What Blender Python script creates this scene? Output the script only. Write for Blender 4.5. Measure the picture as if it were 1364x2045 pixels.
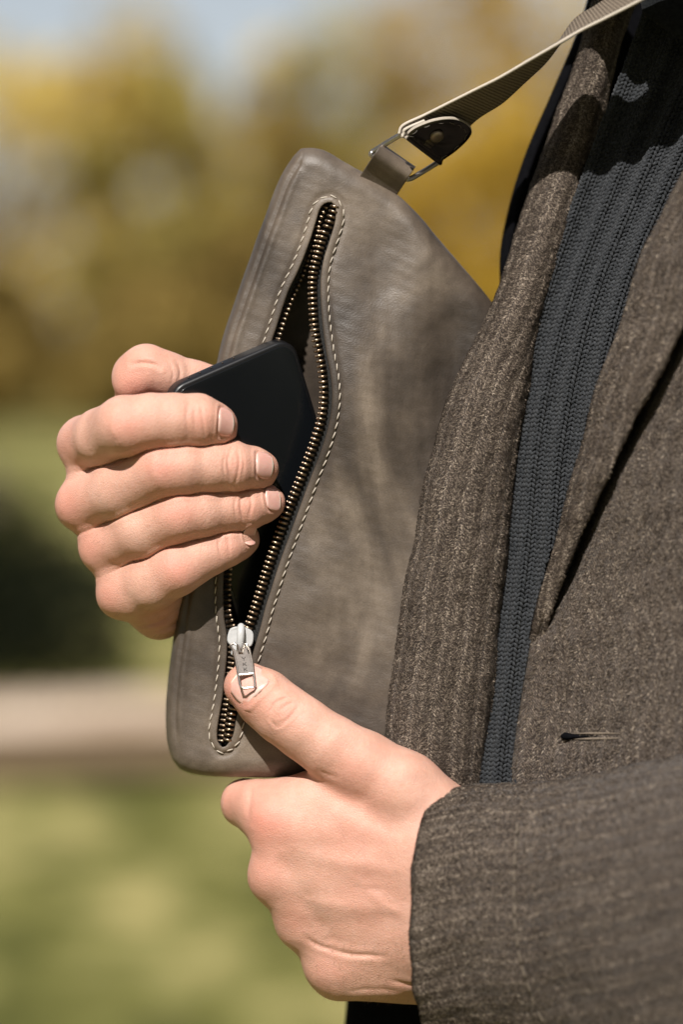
import bpy, math, random
import numpy as np
from mathutils import Matrix, Vector
random.seed(7); rng = np.random.default_rng(7)
for o in list(bpy.data.objects): bpy.data.objects.remove(o)
SC = bpy.context.scene; COL = SC.collection

# ------------------------------------------------------------------ camera, light, exposure
FPX = 85/36*2045; DIST = 1.027; CAMH = 1.35; PITCH = math.radians(3.8)
cam_d = bpy.data.cameras.new('camera'); cam = bpy.data.objects.new('camera', cam_d); COL.objects.link(cam)
cam_d.lens = 85; cam_d.sensor_fit = 'VERTICAL'; cam_d.sensor_height = 36; cam_d.sensor_width = 24
cam_d.clip_start = 0.02; cam_d.clip_end = 2000
cam.location = (0, 0, CAMH); cam.rotation_euler = (math.pi/2-PITCH, 0, 0)
cam_d.dof.use_dof = True; cam_d.dof.focus_distance = 1.018; cam_d.dof.aperture_fstop = 2.8
SC.camera = cam
SUND = np.array([0.24, 1.0, -1.12]); SUND = SUND/np.linalg.norm(SUND)
elev = math.asin(-SUND[2])
world = bpy.data.worlds.new('World'); SC.world = world; world.use_nodes = True
wn = world.node_tree; bg = wn.nodes['Background']
sky = wn.nodes.new('ShaderNodeTexSky'); sky.sky_type = 'NISHITA'; sky.sun_disc = False
sky.sun_elevation = elev; sky.sun_rotation = math.radians(193.5)
sky.air_density = 1.0; sky.dust_density = .6; sky.ozone_density = 1.0
hs = wn.nodes.new('ShaderNodeHueSaturation'); hs.inputs['Saturation'].default_value = .42; wn.links.new(sky.outputs[0], hs.inputs['Color']); wn.links.new(hs.outputs[0], bg.inputs[0]); bg.inputs[1].default_value = 0.072
sl = bpy.data.lights.new('sun', 'SUN'); sl.energy = 5.0; sl.angle = math.radians(0.53); sl.color = (1.0, 0.955, 0.90)
so = bpy.data.objects.new('sun', sl); COL.objects.link(so)
so.rotation_euler = Vector(SUND).to_track_quat('-Z', 'Y').to_euler(); so.location = (-2, -8, 12)
SC.view_settings.view_transform = 'Standard'; SC.view_settings.look = 'None'
SC.view_settings.exposure = 0.33; SC.view_settings.gamma = 1.0; SC.view_settings.use_curve_mapping = False

# ------------------------------------------------------------------ helpers
# Local frame of the figure: x right, y down, z away (unit 1/4.7 mm at the bag's front)
FWD = np.array([0, math.cos(PITCH), -math.sin(PITCH)]); UP = np.array([0, math.sin(PITCH), math.cos(PITCH)]); RGT = np.array([1., 0, 0])
C0 = np.array([0, 0, CAMH])
def Wp(p):
    p = np.asarray(p, float); Y = DIST + p[..., 2]/4700.
    X = (p[..., 0]-682)/FPX*Y; Z = -(p[..., 1]-1022.5)/FPX*Y
    return C0 + X[..., None]*RGT + Y[..., None]*FWD + Z[..., None]*UP
def Dw(d):
    d = np.asarray(d, float); return d[0]*RGT - d[1]*UP + d[2]*FWD
def nrm(v): v = np.asarray(v, float); return v/(np.linalg.norm(v)+1e-12)
def frame(p, ax, ay):
    """matrix: local axes x along ax, y roughly along ay, one unit = one local-frame unit"""
    x = nrm(Dw(ax)); y = Dw(ay); y = nrm(y-np.dot(x, y)*x); z = np.cross(x, y)
    s = (DIST+p[2]/4700.)/FPX; w = Wp(np.array(p, float))
    M = Matrix(((x[0], y[0], z[0], w[0]), (x[1], y[1], z[1], w[1]), (x[2], y[2], z[2], w[2]), (0, 0, 0, 1)))
    return M @ Matrix.Scale(s, 4)
def mesh(name, V, F, mat=None, smooth=True, uv=None, attrs=None):
    me = bpy.data.meshes.new(name); V = np.asarray(V, np.float32)
    if isinstance(F, np.ndarray):
        n = F.shape[1]; me.vertices.add(len(V)); me.vertices.foreach_set('co', V.ravel())
        me.loops.add(F.size); me.loops.foreach_set('vertex_index', F.astype(np.int32).ravel())
        me.polygons.add(len(F)); me.polygons.foreach_set('loop_start', np.arange(0, F.size, n, dtype=np.int32))
        me.update(calc_edges=True)
    else:
        me.from_pydata([tuple(map(float, v)) for v in V], [], F); me.update()
    if smooth: me.polygons.foreach_set('use_smooth', np.ones(len(me.polygons), bool))
    if uv is not None:
        L = me.uv_layers.new(name='UVMap'); idx = np.empty(len(me.loops), np.int32); me.loops.foreach_get('vertex_index', idx)
        L.data.foreach_set('uv', np.asarray(uv, np.float32)[idx].ravel())
    for k, a in (attrs or {}).items():
        at = me.attributes.new(k, 'FLOAT', 'POINT'); at.data.foreach_set('value', np.asarray(a, np.float32))
    if mat: me.materials.append(mat)
    return me
def link(name, me, parent=None, M=None):
    o = bpy.data.objects.new(name, me); COL.objects.link(o)
    if parent is not None:
        o.parent = parent; o.matrix_parent_inverse = parent.matrix_world.inverted() if False else Matrix.Translation(-Vector(WORLDLOC.get(parent.name, (0, 0, 0))))
    if M is not None: o.matrix_basis = M
    WORLDLOC[o.name] = (0, 0, 0) if M is None else tuple(M.translation)
    return o
WORLDLOC = {}
def child(name, me, parent, M=None):
    """parent has an identity or pure translation world matrix"""
    o = bpy.data.objects.new(name, me); COL.objects.link(o)
    if M is not None: o.matrix_basis = M
    o.parent = parent; o.matrix_parent_inverse = Matrix.Translation(-Vector(WORLDLOC[parent.name]))
    WORLDLOC[o.name] = (0, 0, 0)
    return o
def empty(name, loc, label, cat, group=None):
    o = bpy.data.objects.new(name, None); COL.objects.link(o); o.location = loc; o.empty_display_size = .05
    o['label'] = label; o['category'] = cat
    if group: o['group'] = group
    WORLDLOC[o.name] = tuple(loc); return o
def cr(pts, n, closed=False):
    """Catmull-Rom through pts -> n samples, even in arc length"""
    P = np.asarray(pts, float)
    if closed: Q = np.vstack([P[-1], P, P[0], P[1]])
    else: Q = np.vstack([2*P[0]-P[1], P, 2*P[-1]-P[-2]])
    out = []; m = 16
    for i in range(1, len(Q)-2):
        a, b, c, d = Q[i-1], Q[i], Q[i+1], Q[i+2]
        for t in np.linspace(0, 1, m, endpoint=False):
            out.append(.5*((2*b)+(-a+c)*t+(2*a-5*b+4*c-d)*t*t+(-a+3*b-3*c+d)*t**3))
    out.append(Q[-2]); out = np.array(out)
    s = np.r_[0, np.cumsum(np.linalg.norm(np.diff(out, axis=0), axis=1))]
    u = np.linspace(0, s[-1], n, endpoint=not closed)
    return np.stack([np.interp(u, s, out[:, k]) for k in range(out.shape[1])], 1)
def crp(pts, n):
    """Catmull-Rom evenly in parameter (for loft rows)"""
    P = np.asarray(pts, float); Q = np.concatenate([(2*P[0]-P[1])[None], P, (2*P[-1]-P[-2])[None]])
    u = np.linspace(0, len(P)-1-1e-9, n); i = u.astype(int); t = (u-i).reshape((-1,)+(1,)*(P.ndim-1))
    a, b, c, d = Q[i], Q[i+1], Q[i+2], Q[i+3]
    return .5*((2*b)+(-a+c)*t+(2*a-5*b+4*c-d)*t*t+(-a+3*b-3*c+d)*t**3)
def gridF(nv, nu, wrap=False):
    i, j = np.meshgrid(np.arange(nv-1), np.arange(nu if wrap else nu-1), indexing='ij'); k = (j+1) % nu
    return np.stack([i*nu+j, i*nu+k, (i+1)*nu+k, (i+1)*nu+j], -1).reshape(-1, 4)
def loft(rows, nv, nu, wrap=False):
    R = np.array([cr(r, nu, wrap) if len(r) != nu else np.asarray(r, float) for r in rows])
    return crp(R, nv)
def uvgrid(G, s=4.7):
    du = np.linalg.norm(np.diff(G, axis=1), axis=2).mean(0); dv = np.linalg.norm(np.diff(G, axis=0), axis=2).mean(1)
    # keep cloth pattern width true: u measured row by row from the middle
    D = np.linalg.norm(np.diff(G, axis=1), axis=2); U = np.concatenate([np.zeros((len(G), 1)), np.cumsum(D, 1)], 1)
    Vv = np.r_[0, np.cumsum(dv)]
    return np.stack([U/s, np.repeat(Vv[:, None], G.shape[1], 1)/s], -1).reshape(-1, 2)
def vnoise(P, s, seed=0):
    """cheap smooth noise from sines"""
    r = np.random.default_rng(seed); out = np.zeros(P.shape[:-1])
    for k in range(9):
        d = r.normal(size=3); d /= np.linalg.norm(d); f = (0.6+r.random()*1.4)*2*math.pi/s
        out += np.sin(P @ d * f + r.random()*6.28)
    return out/4.
LASTG = {}
def cloth(name, G, mat, parent, thick=0, wrap=False, bumps=None, flip=False):
    nv, nu = G.shape[:2]; uv = uvgrid(G)
    if bumps:
        P = G.reshape(-1, 3); du = np.gradient(G, axis=1); dv = np.gradient(G, axis=0); n = np.cross(du, dv); n /= np.linalg.norm(n, axis=2, keepdims=True)+1e-9
        amp = sum(a*vnoise(G*np.array([1, .6, 1]), s, i+3) for i, (a, s) in enumerate(bumps)); G = G+n*amp[..., None]
    LASTG[name] = G
    F = gridF(nv, nu, wrap)
    if flip: F = F[:, ::-1]
    me = mesh(name, Wp(G.reshape(-1, 3)), F, mat, True, uv)
    o = child(name, me, parent)
    if thick:
        m = o.modifiers.new('thickness', 'SOLIDIFY'); m.thickness = thick/4700.; m.offset = 0
    return o
def tube(path, radii, n=10, cap=True, flat=None):
    """swept tube in the local frame"""
    P = np.asarray(path, float); T = np.gradient(P, axis=0); T /= np.linalg.norm(T, axis=1, keepdims=True)
    ref = np.array([0, 0, 1.]) if abs(T[0, 2]) < .9 else np.array([1., 0, 0]); a = np.cross(T[0], ref); a /= np.linalg.norm(a); V = []
    R = np.broadcast_to(np.asarray(radii, float), (len(P),))
    for p, t, r in zip(P, T, R):
        a = a-np.dot(a, t)*t; a /= np.linalg.norm(a); b = np.cross(t, a)
        for k in range(n):
            w = 2*math.pi*k/n; V.append(p+r*(a*math.cos(w)+b*math.sin(w)))
    F = [tuple(int(x) for x in f) for f in gridF(len(P), n, True)]
    if cap: F += [tuple(range(n))[::-1], tuple(range((len(P)-1)*n, len(P)*n))]
    return np.array(V), F
def joinm(parts):
    V, F, o = [], [], 0
    for v, f in parts:
        V.append(v); F += [tuple(i+o for i in q) for q in f]; o += len(v)
    return np.vstack(V), F
def rbox(sx, sy, sz, b, seg=2):
    """box with rounded vertical corners and soft rims, local frame"""
    xy = []
    for cx, cy, a0 in ((sx/2-b, sy/2-b, 0), (-sx/2+b, sy/2-b, 90), (-sx/2+b, -sy/2+b, 180), (sx/2-b, -sy/2+b, 270)):
        for k in range(seg+1):
            a = math.radians(a0+90*k/seg); xy.append((cx, cy, math.cos(a), math.sin(a)))
    V = []; n = len(xy); e = min(b, sz/2)*.45
    prof = [(-sz/2, b-e), (-sz/2+e*.3, b-e*.3), (-sz/2+e, b), (sz/2-e, b), (sz/2-e*.3, b-e*.3), (sz/2, b-e)]
    for z, r in prof:
        for cx, cy, c, s in xy: V.append((cx+c*r, cy+s*r, z))
    F = [tuple(int(x) for x in f) for f in gridF(len(prof), n, True)] + [tuple(range(n))[::-1], tuple(range((len(prof)-1)*n, len(prof)*n))]
    return np.array(V), F

# ------------------------------------------------------------------ implicit surfaces
class Field:
    def __init__(s, lo, hi, h):
        s.lo = np.array(lo, float); s.h = h; s.n = ((np.array(hi)-s.lo)/h).astype(int)+1
        s.ax = [(s.lo[i]+h*np.arange(s.n[i])).astype(np.float32) for i in range(3)]
    def new(s): return np.full(tuple(s.n), 60., np.float32)
    def cap(s, D, a, b, ra, rb, k):
        a = np.array(a, float); b = np.array(b, float); pad = max(ra, rb)+max(k, 8)+4
        i0 = np.maximum(((np.minimum(a, b)-pad-s.lo)/s.h).astype(int), 0); i1 = np.minimum(((np.maximum(a, b)+pad-s.lo)/s.h).astype(int)+1, s.n)
        if (i1 <= i0).any(): return
        X = s.ax[0][i0[0]:i1[0], None, None]-np.float32(a[0]); Y = s.ax[1][None, i0[1]:i1[1], None]-np.float32(a[1]); Z = s.ax[2][None, None, i0[2]:i1[2]]-np.float32(a[2])
        ab = (b-a).astype(np.float32); L = max(float(ab @ ab), 1e-6)
        t = np.clip((X*ab[0]+Y*ab[1]+Z*ab[2])/np.float32(L), 0, 1)
        d = np.sqrt((X-t*ab[0])**2+(Y-t*ab[1])**2+(Z-t*ab[2])**2)-(np.float32(ra)+t*np.float32(rb-ra))
        sl_ = tuple(slice(i0[q], i1[q]) for q in range(3)); D[sl_] = smin(D[sl_], d, k)
    def chain(s, D, pts, k):
        for p, q in zip(pts[:-1], pts[1:]): s.cap(D, p[:3], q[:3], p[3], q[3], k)
def smin(a, b, k):
    h = np.maximum(k-np.abs(a-b), 0)/k
    return np.minimum(a, b)-h*h*np.float32(k*.25)
def surfnet(D, lo, h):
    ins = D < 0
    s = ins[:-1, :-1, :-1].astype(np.int8)
    for dx in (0, 1):
        for dy in (0, 1):
            for dz in (0, 1):
                if dx+dy+dz: s = s+ins[dx:D.shape[0]-1+dx, dy:D.shape[1]-1+dy, dz:D.shape[2]-1+dz]
    act = (s > 0) & (s < 8); I = np.argwhere(act); vid = np.full(act.shape, -1, np.int32); vid[act] = np.arange(len(I))
    cs = [(x, y, z) for x in (0, 1) for y in (0, 1) for z in (0, 1)]
    val = {c: D[I[:, 0]+c[0], I[:, 1]+c[1], I[:, 2]+c[2]] for c in cs}
    acc = np.zeros((len(I), 3)); cnt = np.zeros(len(I))
    for c in cs:
        for ax in range(3):
            if c[ax] == 0:
                c2 = list(c); c2[ax] = 1; c2 = tuple(c2); a, b = val[c], val[c2]; m = (a < 0) != (b < 0)
                t = np.where(m, a/np.where(m, a-b, 1), 0); pos = np.tile(np.array(c, float), (len(I), 1)); pos[:, ax] = t
                acc += pos*m[:, None]; cnt += m
    V = (I+acc/cnt[:, None])*h+np.array(lo)
    F = []
    for ax in range(3):
        A = np.moveaxis(ins, ax, 0); d = A[:-1] != A[1:]; E = np.argwhere(d)
        E = E[(E[:, 1] > 0) & (E[:, 2] > 0) & (E[:, 1] < A.shape[1]-1) & (E[:, 2] < A.shape[2]-1)]
        Vd = np.moveaxis(vid, ax, 0); f = A[E[:, 0], E[:, 1], E[:, 2]]
        q = [Vd[E[:, 0], E[:, 1]-1+i, E[:, 2]-1+j] for i, j in ((0, 0), (1, 0), (1, 1), (0, 1))]
        q = np.stack(q, 1); q[~f] = q[~f][:, ::-1]
        if ax == 1: q = q[:, ::-1]
        F.append(q)
    return V, np.vstack(F)
def laplace(V, F, it, w=.5):
    E = np.vstack([F[:, [0, 1]], F[:, [1, 2]], F[:, [2, 3]], F[:, [3, 0]]]); n = len(V)
    deg = np.bincount(E.ravel(), minlength=n).astype(float)
    for _ in range(it):
        S = np.stack([np.bincount(E[:, 0], V[E[:, 1], k], n)+np.bincount(E[:, 1], V[E[:, 0], k], n) for k in range(3)], 1)
        V = V*(1-w)+w*S/np.maximum(deg, 1)[:, None]
    return V
def vnorm(V, F):
    n = np.cross(V[F[:, 2]]-V[F[:, 0]], V[F[:, 3]]-V[F[:, 1]]); N = np.zeros_like(V)
    for k in range(4):
        for c in range(3): N[:, c] += np.bincount(F[:, k], n[:, c], len(V))
    return N/(np.linalg.norm(N, axis=1, keepdims=True)+1e-9)
def dist_poly(X, Y, P, closed=False):
    P = np.asarray(P, float); Q = np.roll(P, -1, 0) if closed else P[1:]; A = P if closed else P[:-1]
    d = np.full(X.shape, 1e9)
    for a, b in zip(A, Q):
        e = b-a; t = np.clip(((X-a[0])*e[0]+(Y-a[1])*e[1])/max(e @ e, 1e-9), 0, 1)
        d = np.minimum(d, (X-a[0]-t*e[0])**2+(Y-a[1]-t*e[1])**2)
    return np.sqrt(d)
def inside_poly(X, Y, P):
    P = np.asarray(P, float); c = np.zeros(X.shape, bool)
    for a, b in zip(P, np.roll(P, -1, 0)):
        if a[1] == b[1]: continue
        c ^= ((a[1] > Y) != (b[1] > Y)) & (X < (b[0]-a[0])*(Y-a[1])/(b[1]-a[1])+a[0])
    return c

# ------------------------------------------------------------------ materials
class NT:
    def __init__(s, name):
        s.m = bpy.data.materials.new(name); s.m.use_nodes = True; s.t = s.m.node_tree; s.b = s.t.nodes['Principled BSDF']
    def n(s, typ, **k):
        nd = s.t.nodes.new(typ)
        for a, v in k.items(): setattr(nd, a, v)
        return nd
    def l(s, a, b): s.t.links.new(a, b)
    def math(s, op, a, b=None, c=None, clamp=False):
        nd = s.n('ShaderNodeMath', operation=op); nd.use_clamp = clamp
        for i, v in enumerate((a, b, c)):
            if v is None: continue
            if isinstance(v, (int, float)): nd.inputs[i].default_value = v
            else: s.l(v, nd.inputs[i])
        return nd.outputs[0]
    def mix(s, f, a, b, blend='MIX'):
        nd = s.n('ShaderNodeMix', data_type='RGBA', blend_type=blend)
        for i, v in ((0, f), (6, a), (7, b)):
            if isinstance(v, (int, float)): nd.inputs[i].default_value = v
            elif isinstance(v, tuple): nd.inputs[i].default_value = v if len(v) == 4 else v+(1,)
            else: s.l(v, nd.inputs[i])
        return nd.outputs[2]
    def noise(s, scale, detail=3, rough=.55, vec=None, dim='3D'):
        nd = s.n('ShaderNodeTexNoise'); nd.inputs['Scale'].default_value = scale; nd.inputs['Detail'].default_value = detail; nd.inputs['Roughness'].default_value = rough
        if vec is not None: s.l(vec, nd.inputs['Vector'])
        return nd.outputs['Fac']
    def ramp(s, f, stops):
        nd = s.n('ShaderNodeValToRGB'); s.l(f, nd.inputs[0]); e = nd.color_ramp.elements
        while len(e) < len(stops): e.new(.5)
        for x, (p, c) in zip(e, stops): x.position = p; x.color = c+(1,) if len(c) == 3 else c
        return nd.outputs[0]
    def map(s, vec, scale=(1, 1, 1), rot=(0, 0, 0)):
        nd = s.n('ShaderNodeMapping'); s.l(vec, nd.inputs[0]); nd.inputs['Scale'].default_value = scale; nd.inputs['Rotation'].default_value = rot; return nd.outputs[0]
    def bump(s, h, strength, dist, normal=None):
        nd = s.n('ShaderNodeBump'); nd.inputs['Strength'].default_value = strength; nd.inputs['Distance'].default_value = dist; s.l(h, nd.inputs['Height'])
        if normal is not None: s.l(normal, nd.inputs['Normal'])
        return nd.outputs[0]
    def set(s, **k):
        for a, v in k.items():
            a = a.replace('_', ' ')
            if isinstance(v, (int, float)): s.b.inputs[a].default_value = v
            elif isinstance(v, tuple): s.b.inputs[a].default_value = v+(1,) if len(v) == 3 and s.b.inputs[a].type == 'RGBA' else v
            else: s.l(v, s.b.inputs[a])
    def pos(s): return s.n('ShaderNodeNewGeometry').outputs['Position']
    def uv(s): return s.n('ShaderNodeTexCoord').outputs['UV']
    def attr(s, name): nd = s.n('ShaderNodeAttribute'); nd.attribute_name = name; return nd.outputs['Fac']

def plain(name, col, rough=.5, metal=0, spec=.5, var=0.12, vs=400):
    t = NT(name); nz = t.noise(vs, 3, .6, t.pos()); lo = tuple(c*(1-var) for c in col); hi = tuple(min(1, c*(1+var)) for c in col)
    t.set(Base_Color=t.ramp(nz, [(.3, lo), (.7, hi)]), Roughness=rough, Metallic=metal); t.b.inputs['Specular IOR Level'].default_value = spec
    t.set(Normal=t.bump(nz, .15, .0002)); return t.m

def skin_mat():
    t = NT('skin'); p = t.pos(); red = t.attr('red')
    n1 = t.noise(70, 4, .7, p); n2 = t.noise(420, 4, .7, p)
    base = t.ramp(n1, [(.3, (.55, .30, .22)), (.55, (.635, .37, .28)), (.75, (.70, .435, .34))])
    vn = t.n('ShaderNodeTexNoise'); vn.inputs['Scale'].default_value = 28; vn.inputs['Detail'].default_value = 2; vn.inputs['Distortion'].default_value = 1.2; t.l(p, vn.inputs['Vector']); vein = t.math('SUBTRACT', 1.0, t.math('MULTIPLY', t.math('ABSOLUTE', t.math('SUBTRACT', vn.outputs['Fac'], .5)), 22.0), clamp=True)
    base = t.mix(t.math('MULTIPLY', vein, .13), base, (.42, .30, .27))
    base = t.mix(t.math('MULTIPLY', n2, .42), base, (.56, .29, .21))
    base = t.mix(t.math('MULTIPLY', red, .9, clamp=True), base, (.68, .26, .195))
    vor = t.n('ShaderNodeTexVoronoi'); vor.feature = 'DISTANCE_TO_EDGE'; vor.inputs['Scale'].default_value = 850; t.l(p, vor.inputs['Vector'])
    mp = t.map(p, (1, .5, 2.2), (0, .3, .15)); fine = t.noise(1500, 3, .7, mp)
    h = t.math('ADD', t.math('MULTIPLY', t.math('MINIMUM', vor.outputs[0], .25), 1.3), t.math('MULTIPLY', fine, .8))
    big = t.noise(170, 2, .5, p)
    nn = t.bump(big, .12, .0005); nn = t.bump(h, .6, .0004, nn)
    t.set(Base_Color=base, Roughness=t.math('MULTIPLY_ADD', n2, .2, .40), Normal=nn, Subsurface_Weight=.18, Subsurface_Scale=.0018)
    t.b.inputs['Subsurface Radius'].default_value = (1, .38, .2); t.b.inputs['Specular IOR Level'].default_value = .42
    return t.m
def nail_mat():
    t = NT('nail'); p = t.pos(); n1 = t.noise(300, 2, .5, p); u = t.n('ShaderNodeSeparateXYZ'); t.l(t.uv(), u.inputs[0])
    base = t.ramp(n1, [(.3, (.70, .37, .31)), (.7, (.76, .44, .37))])
    tip = t.math('GREATER_THAN', u.outputs[0], .90); base = t.mix(t.math('MULTIPLY', tip, .8), base, (.84, .72, .60))
    lun = t.math('LESS_THAN', u.outputs[0], .13); base = t.mix(t.math('MULTIPLY', lun, .35), base, (.86, .68, .6))
    t.set(Base_Color=base, Roughness=.22, Subsurface_Weight=.12, Subsurface_Scale=.002, Normal=t.bump(t.noise(900, 2, .5, t.map(p, (.2, 1, 1))), .1, .0002)); return t.m
def leather_mat(name='leather', dark=1.0, worn=True):
    t = NT(name); p = t.pos()
    big = t.noise(11, 3, .5, t.map(p, (1, 1, .8), (0, .9, 0))); mid = t.noise(70, 5, .6, p); fine = t.noise(1900, 3, .6, p)
    sw = t.n('ShaderNodeTexNoise'); sw.inputs['Scale'].default_value = 9; sw.inputs['Detail'].default_value = 5; sw.inputs['Distortion'].default_value = 1.6; t.l(t.map(p, (1.25, 1, .85), (0, -.6, 0)), sw.inputs['Vector'])
    f = t.math('ADD', t.math('MULTIPLY', sw.outputs['Fac'], .6), t.math('ADD', t.math('MULTIPLY', big, .3), t.math('MULTIPLY', mid, .2)))
    k = dark
    c = t.ramp(f, [(.45, (.034*k, .0255*k, .019*k)), (.53, (.066*k, .050*k, .0375*k)), (.60, (.108*k, .083*k, .062*k)), (.69, (.20*k, .158*k, .119*k))])
    c = t.mix(.35, c, t.ramp(fine, [(.35, (.55, .55, .55)), (.65, (1.25, 1.25, 1.25))]), 'MULTIPLY')
    sc = t.n('ShaderNodeTexVoronoi'); sc.feature = 'DISTANCE_TO_EDGE'; sc.inputs['Scale'].default_value = 26; sc.inputs['Randomness'].default_value = 1
    dv = t.n('ShaderNodeVectorMath', operation='ADD'); t.l(t.map(p, (1, 1, .35), (0, .6, 0)), dv.inputs[0]); nv = t.n('ShaderNodeTexNoise'); nv.inputs['Scale'].default_value = 20; t.l(p, nv.inputs['Vector'])
    vs_ = t.n('ShaderNodeVectorMath', operation='SCALE'); t.l(nv.outputs['Color'], vs_.inputs[0]); vs_.inputs['Scale'].default_value = .09; t.l(vs_.outputs[0], dv.inputs[1]); t.l(dv.outputs[0], sc.inputs['Vector'])
    scr = t.math('MULTIPLY', t.math('LESS_THAN', sc.outputs[0], .0), t.math('GREATER_THAN', t.noise(30, 2, .5, p), .57))
    c = t.mix(t.math('MULTIPLY', scr, .05), c, (.34*k, .30*k, .25*k))
    vor = t.n('ShaderNodeTexVoronoi'); vor.inputs['Scale'].default_value = 1500; t.l(p, vor.inputs['Vector'])
    nn = t.bump(t.math('ADD', vor.outputs[0], t.math('MULTIPLY', fine, .8)), .35, .00016); nn = t.bump(mid, .25, .0008, nn)
    t.set(Base_Color=c, Roughness=t.math('MULTIPLY_ADD', big, .3, .33), Normal=nn); t.b.inputs['Specular IOR Level'].default_value = .5
    return t.m
def tweed_mat(name, cell=4.7, spec=1.0, k=1.0, cw=.10, ss=1.15):
    """herringbone wool, UV in millimetres"""
    t = NT(name); uv = t.uv(); s = t.n('ShaderNodeSeparateXYZ'); t.l(uv, s.inputs[0])
    wob = t.noise(.25, 2, .5, uv)
    u = t.math('ADD', s.outputs[0], t.math('MULTIPLY', wob, 1.2)); v = s.outputs[1]
    pp = t.math('PINGPONG', u, cell)
    tw = t.math('ADD', v, t.math('MULTIPLY', pp, 1.05))
    tw = t.math('ADD', tw, t.math('MULTIPLY', t.noise(1.6, 2, .6, uv), .5))
    st = t.math('SINE', t.math('MULTIPLY', tw, 2*math.pi/1.25))
    cb = t.n('ShaderNodeCombineXYZ'); t.l(t.math('ADD', u, t.math('MULTIPLY', pp, .0)), cb.inputs[0]); t.l(tw, cb.inputs[1])
    spk = t.noise(ss, 3, .8, t.map(cb.outputs[0], (1, 2.2, 1)))
    spk2 = t.noise(1.1, 2, .6, uv); col = t.noise(.12, 3, .6, t.map(uv, (1, .25, 1)))
    ridge = t.math('POWER', t.math('SUBTRACT', 1.0, t.math('DIVIDE', pp, cell)), 5.0)
    f = t.math('ADD', t.math('MULTIPLY', st, .06), t.math('ADD', t.math('MULTIPLY', spk, .62), t.math('ADD', t.math('MULTIPLY', spk2, .42), t.math('ADD', t.math('MULTIPLY', ridge, .045), t.math('ADD', t.math('MULTIPLY', col, cw), (.10-cw)*.5)))))
    c = t.ramp(f, [(.46, (.014*k, .010*k, .008*k)), (.56, (.06*k, .046*k, .037*k)), (.66, (.125*k, .100*k, .079*k)), (.80, (.36*k, .30*k, .235*k))])
    tint = t.noise(2.3, 1, .5, uv); c = t.mix(t.math('MULTIPLY', t.math('GREATER_THAN', tint, .6), .25), c, (.16*k, .085*k, .06*k))
    fuzz = t.noise(7, 3, .7, t.map(uv, (1, .5, 1), (0, 0, .6)))
    hgt = t.math('ADD', t.math('MULTIPLY', st, .25), t.math('ADD', t.math('MULTIPLY', spk, 1.0), t.math('MULTIPLY', fuzz, .8)))
    t.set(Base_Color=c, Roughness=.9, Normal=t.bump(hgt, .9, .0006), Sheen_Weight=.12, Sheen_Roughness=.6); t.b.inputs['Specular IOR Level'].default_value = .12
    return t.m
def wool_mat(name, c1, c2, vs=900):
    t = NT(name); p = t.pos(); n = t.noise(vs, 3, .7, p)
    t.set(Base_Color=t.ramp(n, [(.35, c1), (.68, c2)]), Roughness=.9, Sheen_Weight=.1, Normal=t.bump(n, .7, .0006)); t.b.inputs['Specular IOR Level'].default_value = .15; return t.m
def brass_mat():
    t = NT('antique_brass'); p = t.pos(); n = t.noise(700, 3, .7, p)
    t.set(Base_Color=t.ramp(n, [(.35, (.16, .11, .075)), (.6, (.46, .35, .25))]), Metallic=1.0, Roughness=t.math('MULTIPLY_ADD', n, .25, .22)); return t.m
M_skin = skin_mat(); M_nail = nail_mat(); M_leather = leather_mat(); M_leather_in = leather_mat('leather_inside', .85)
M_tweed = tweed_mat('herringbone_wool', k=1.15); M_tweed2 = tweed_mat('herringbone_wool_front', 4.7, 1, 1.15)
M_tweed3 = tweed_mat('herringbone_wool_sleeve', 4.7, 1, .95, .18, .8)
M_lining = wool_mat('dark_collar_felt', (.004, .005, .006), (.016, .018, .02))
M_knit = wool_mat('charcoal_knit', (.010, .0115, .0135), (.056, .0595, .065)); M_under = wool_mat('knit_ground', (.012, .014, .016), (.03, .033, .037))
M_brass = brass_mat(); M_thread = plain('cream_thread', (.52, .46, .38), .7, var=.2, vs=2500)
M_tape = wool_mat('zipper_tape', (.004, .004, .004), (.045, .044, .042), 2600)
M_black = plain('black_cloth_and_shade', (.004, .004, .005), 1.0, spec=.05, var=.3); M_steel = plain('nickel', (.56, .52, .47), .34, 1.0, vs=900)
M_white = plain('pale_enamel', (.50, .50, .50), .3, .0, vs=500, var=.05)
M_patent = plain('dark_glossy_leather', (.012, .008, .007), .24, 0, .6, vs=500); M_edge = plain('cut_leather_edge', (.36, .31, .25), .7, var=.15, vs=1500)

# ------------------------------------------------------------------ the ground and the park behind
def gmesh(name, mat, xs, ys, zf, kind='structure'):
    X, Y = np.meshgrid(xs, ys); Z = zf(X, Y); V = np.stack([X, Y, Z], -1).reshape(-1, 3)
    o = bpy.data.objects.new(name, mesh(name, V, gridF(len(ys), len(xs)), mat)); COL.objects.link(o); o['kind'] = kind; return o
def grass_mat():
    t = NT('grass'); p = t.pos(); a = t.noise(2.4, 3, .55, t.map(p, (1, .4, 1))); b = t.noise(5, 4, .7, p); c = t.noise(60, 3, .7, p)
    f = t.math('ADD', t.math('MULTIPLY', a, .55), t.math('ADD', t.math('MULTIPLY', b, .35), t.math('MULTIPLY', c, .1)))
    t.set(Base_Color=t.ramp(f, [(.41, (.06, .065, .016)), (.48, (.16, .155, .042)), (.54, (.28, .255, .095)), (.61, (.46, .38, .16))]), Roughness=.95, Specular_IOR_Level=.1, Normal=t.bump(c, .6, .03)); return t.m
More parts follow.
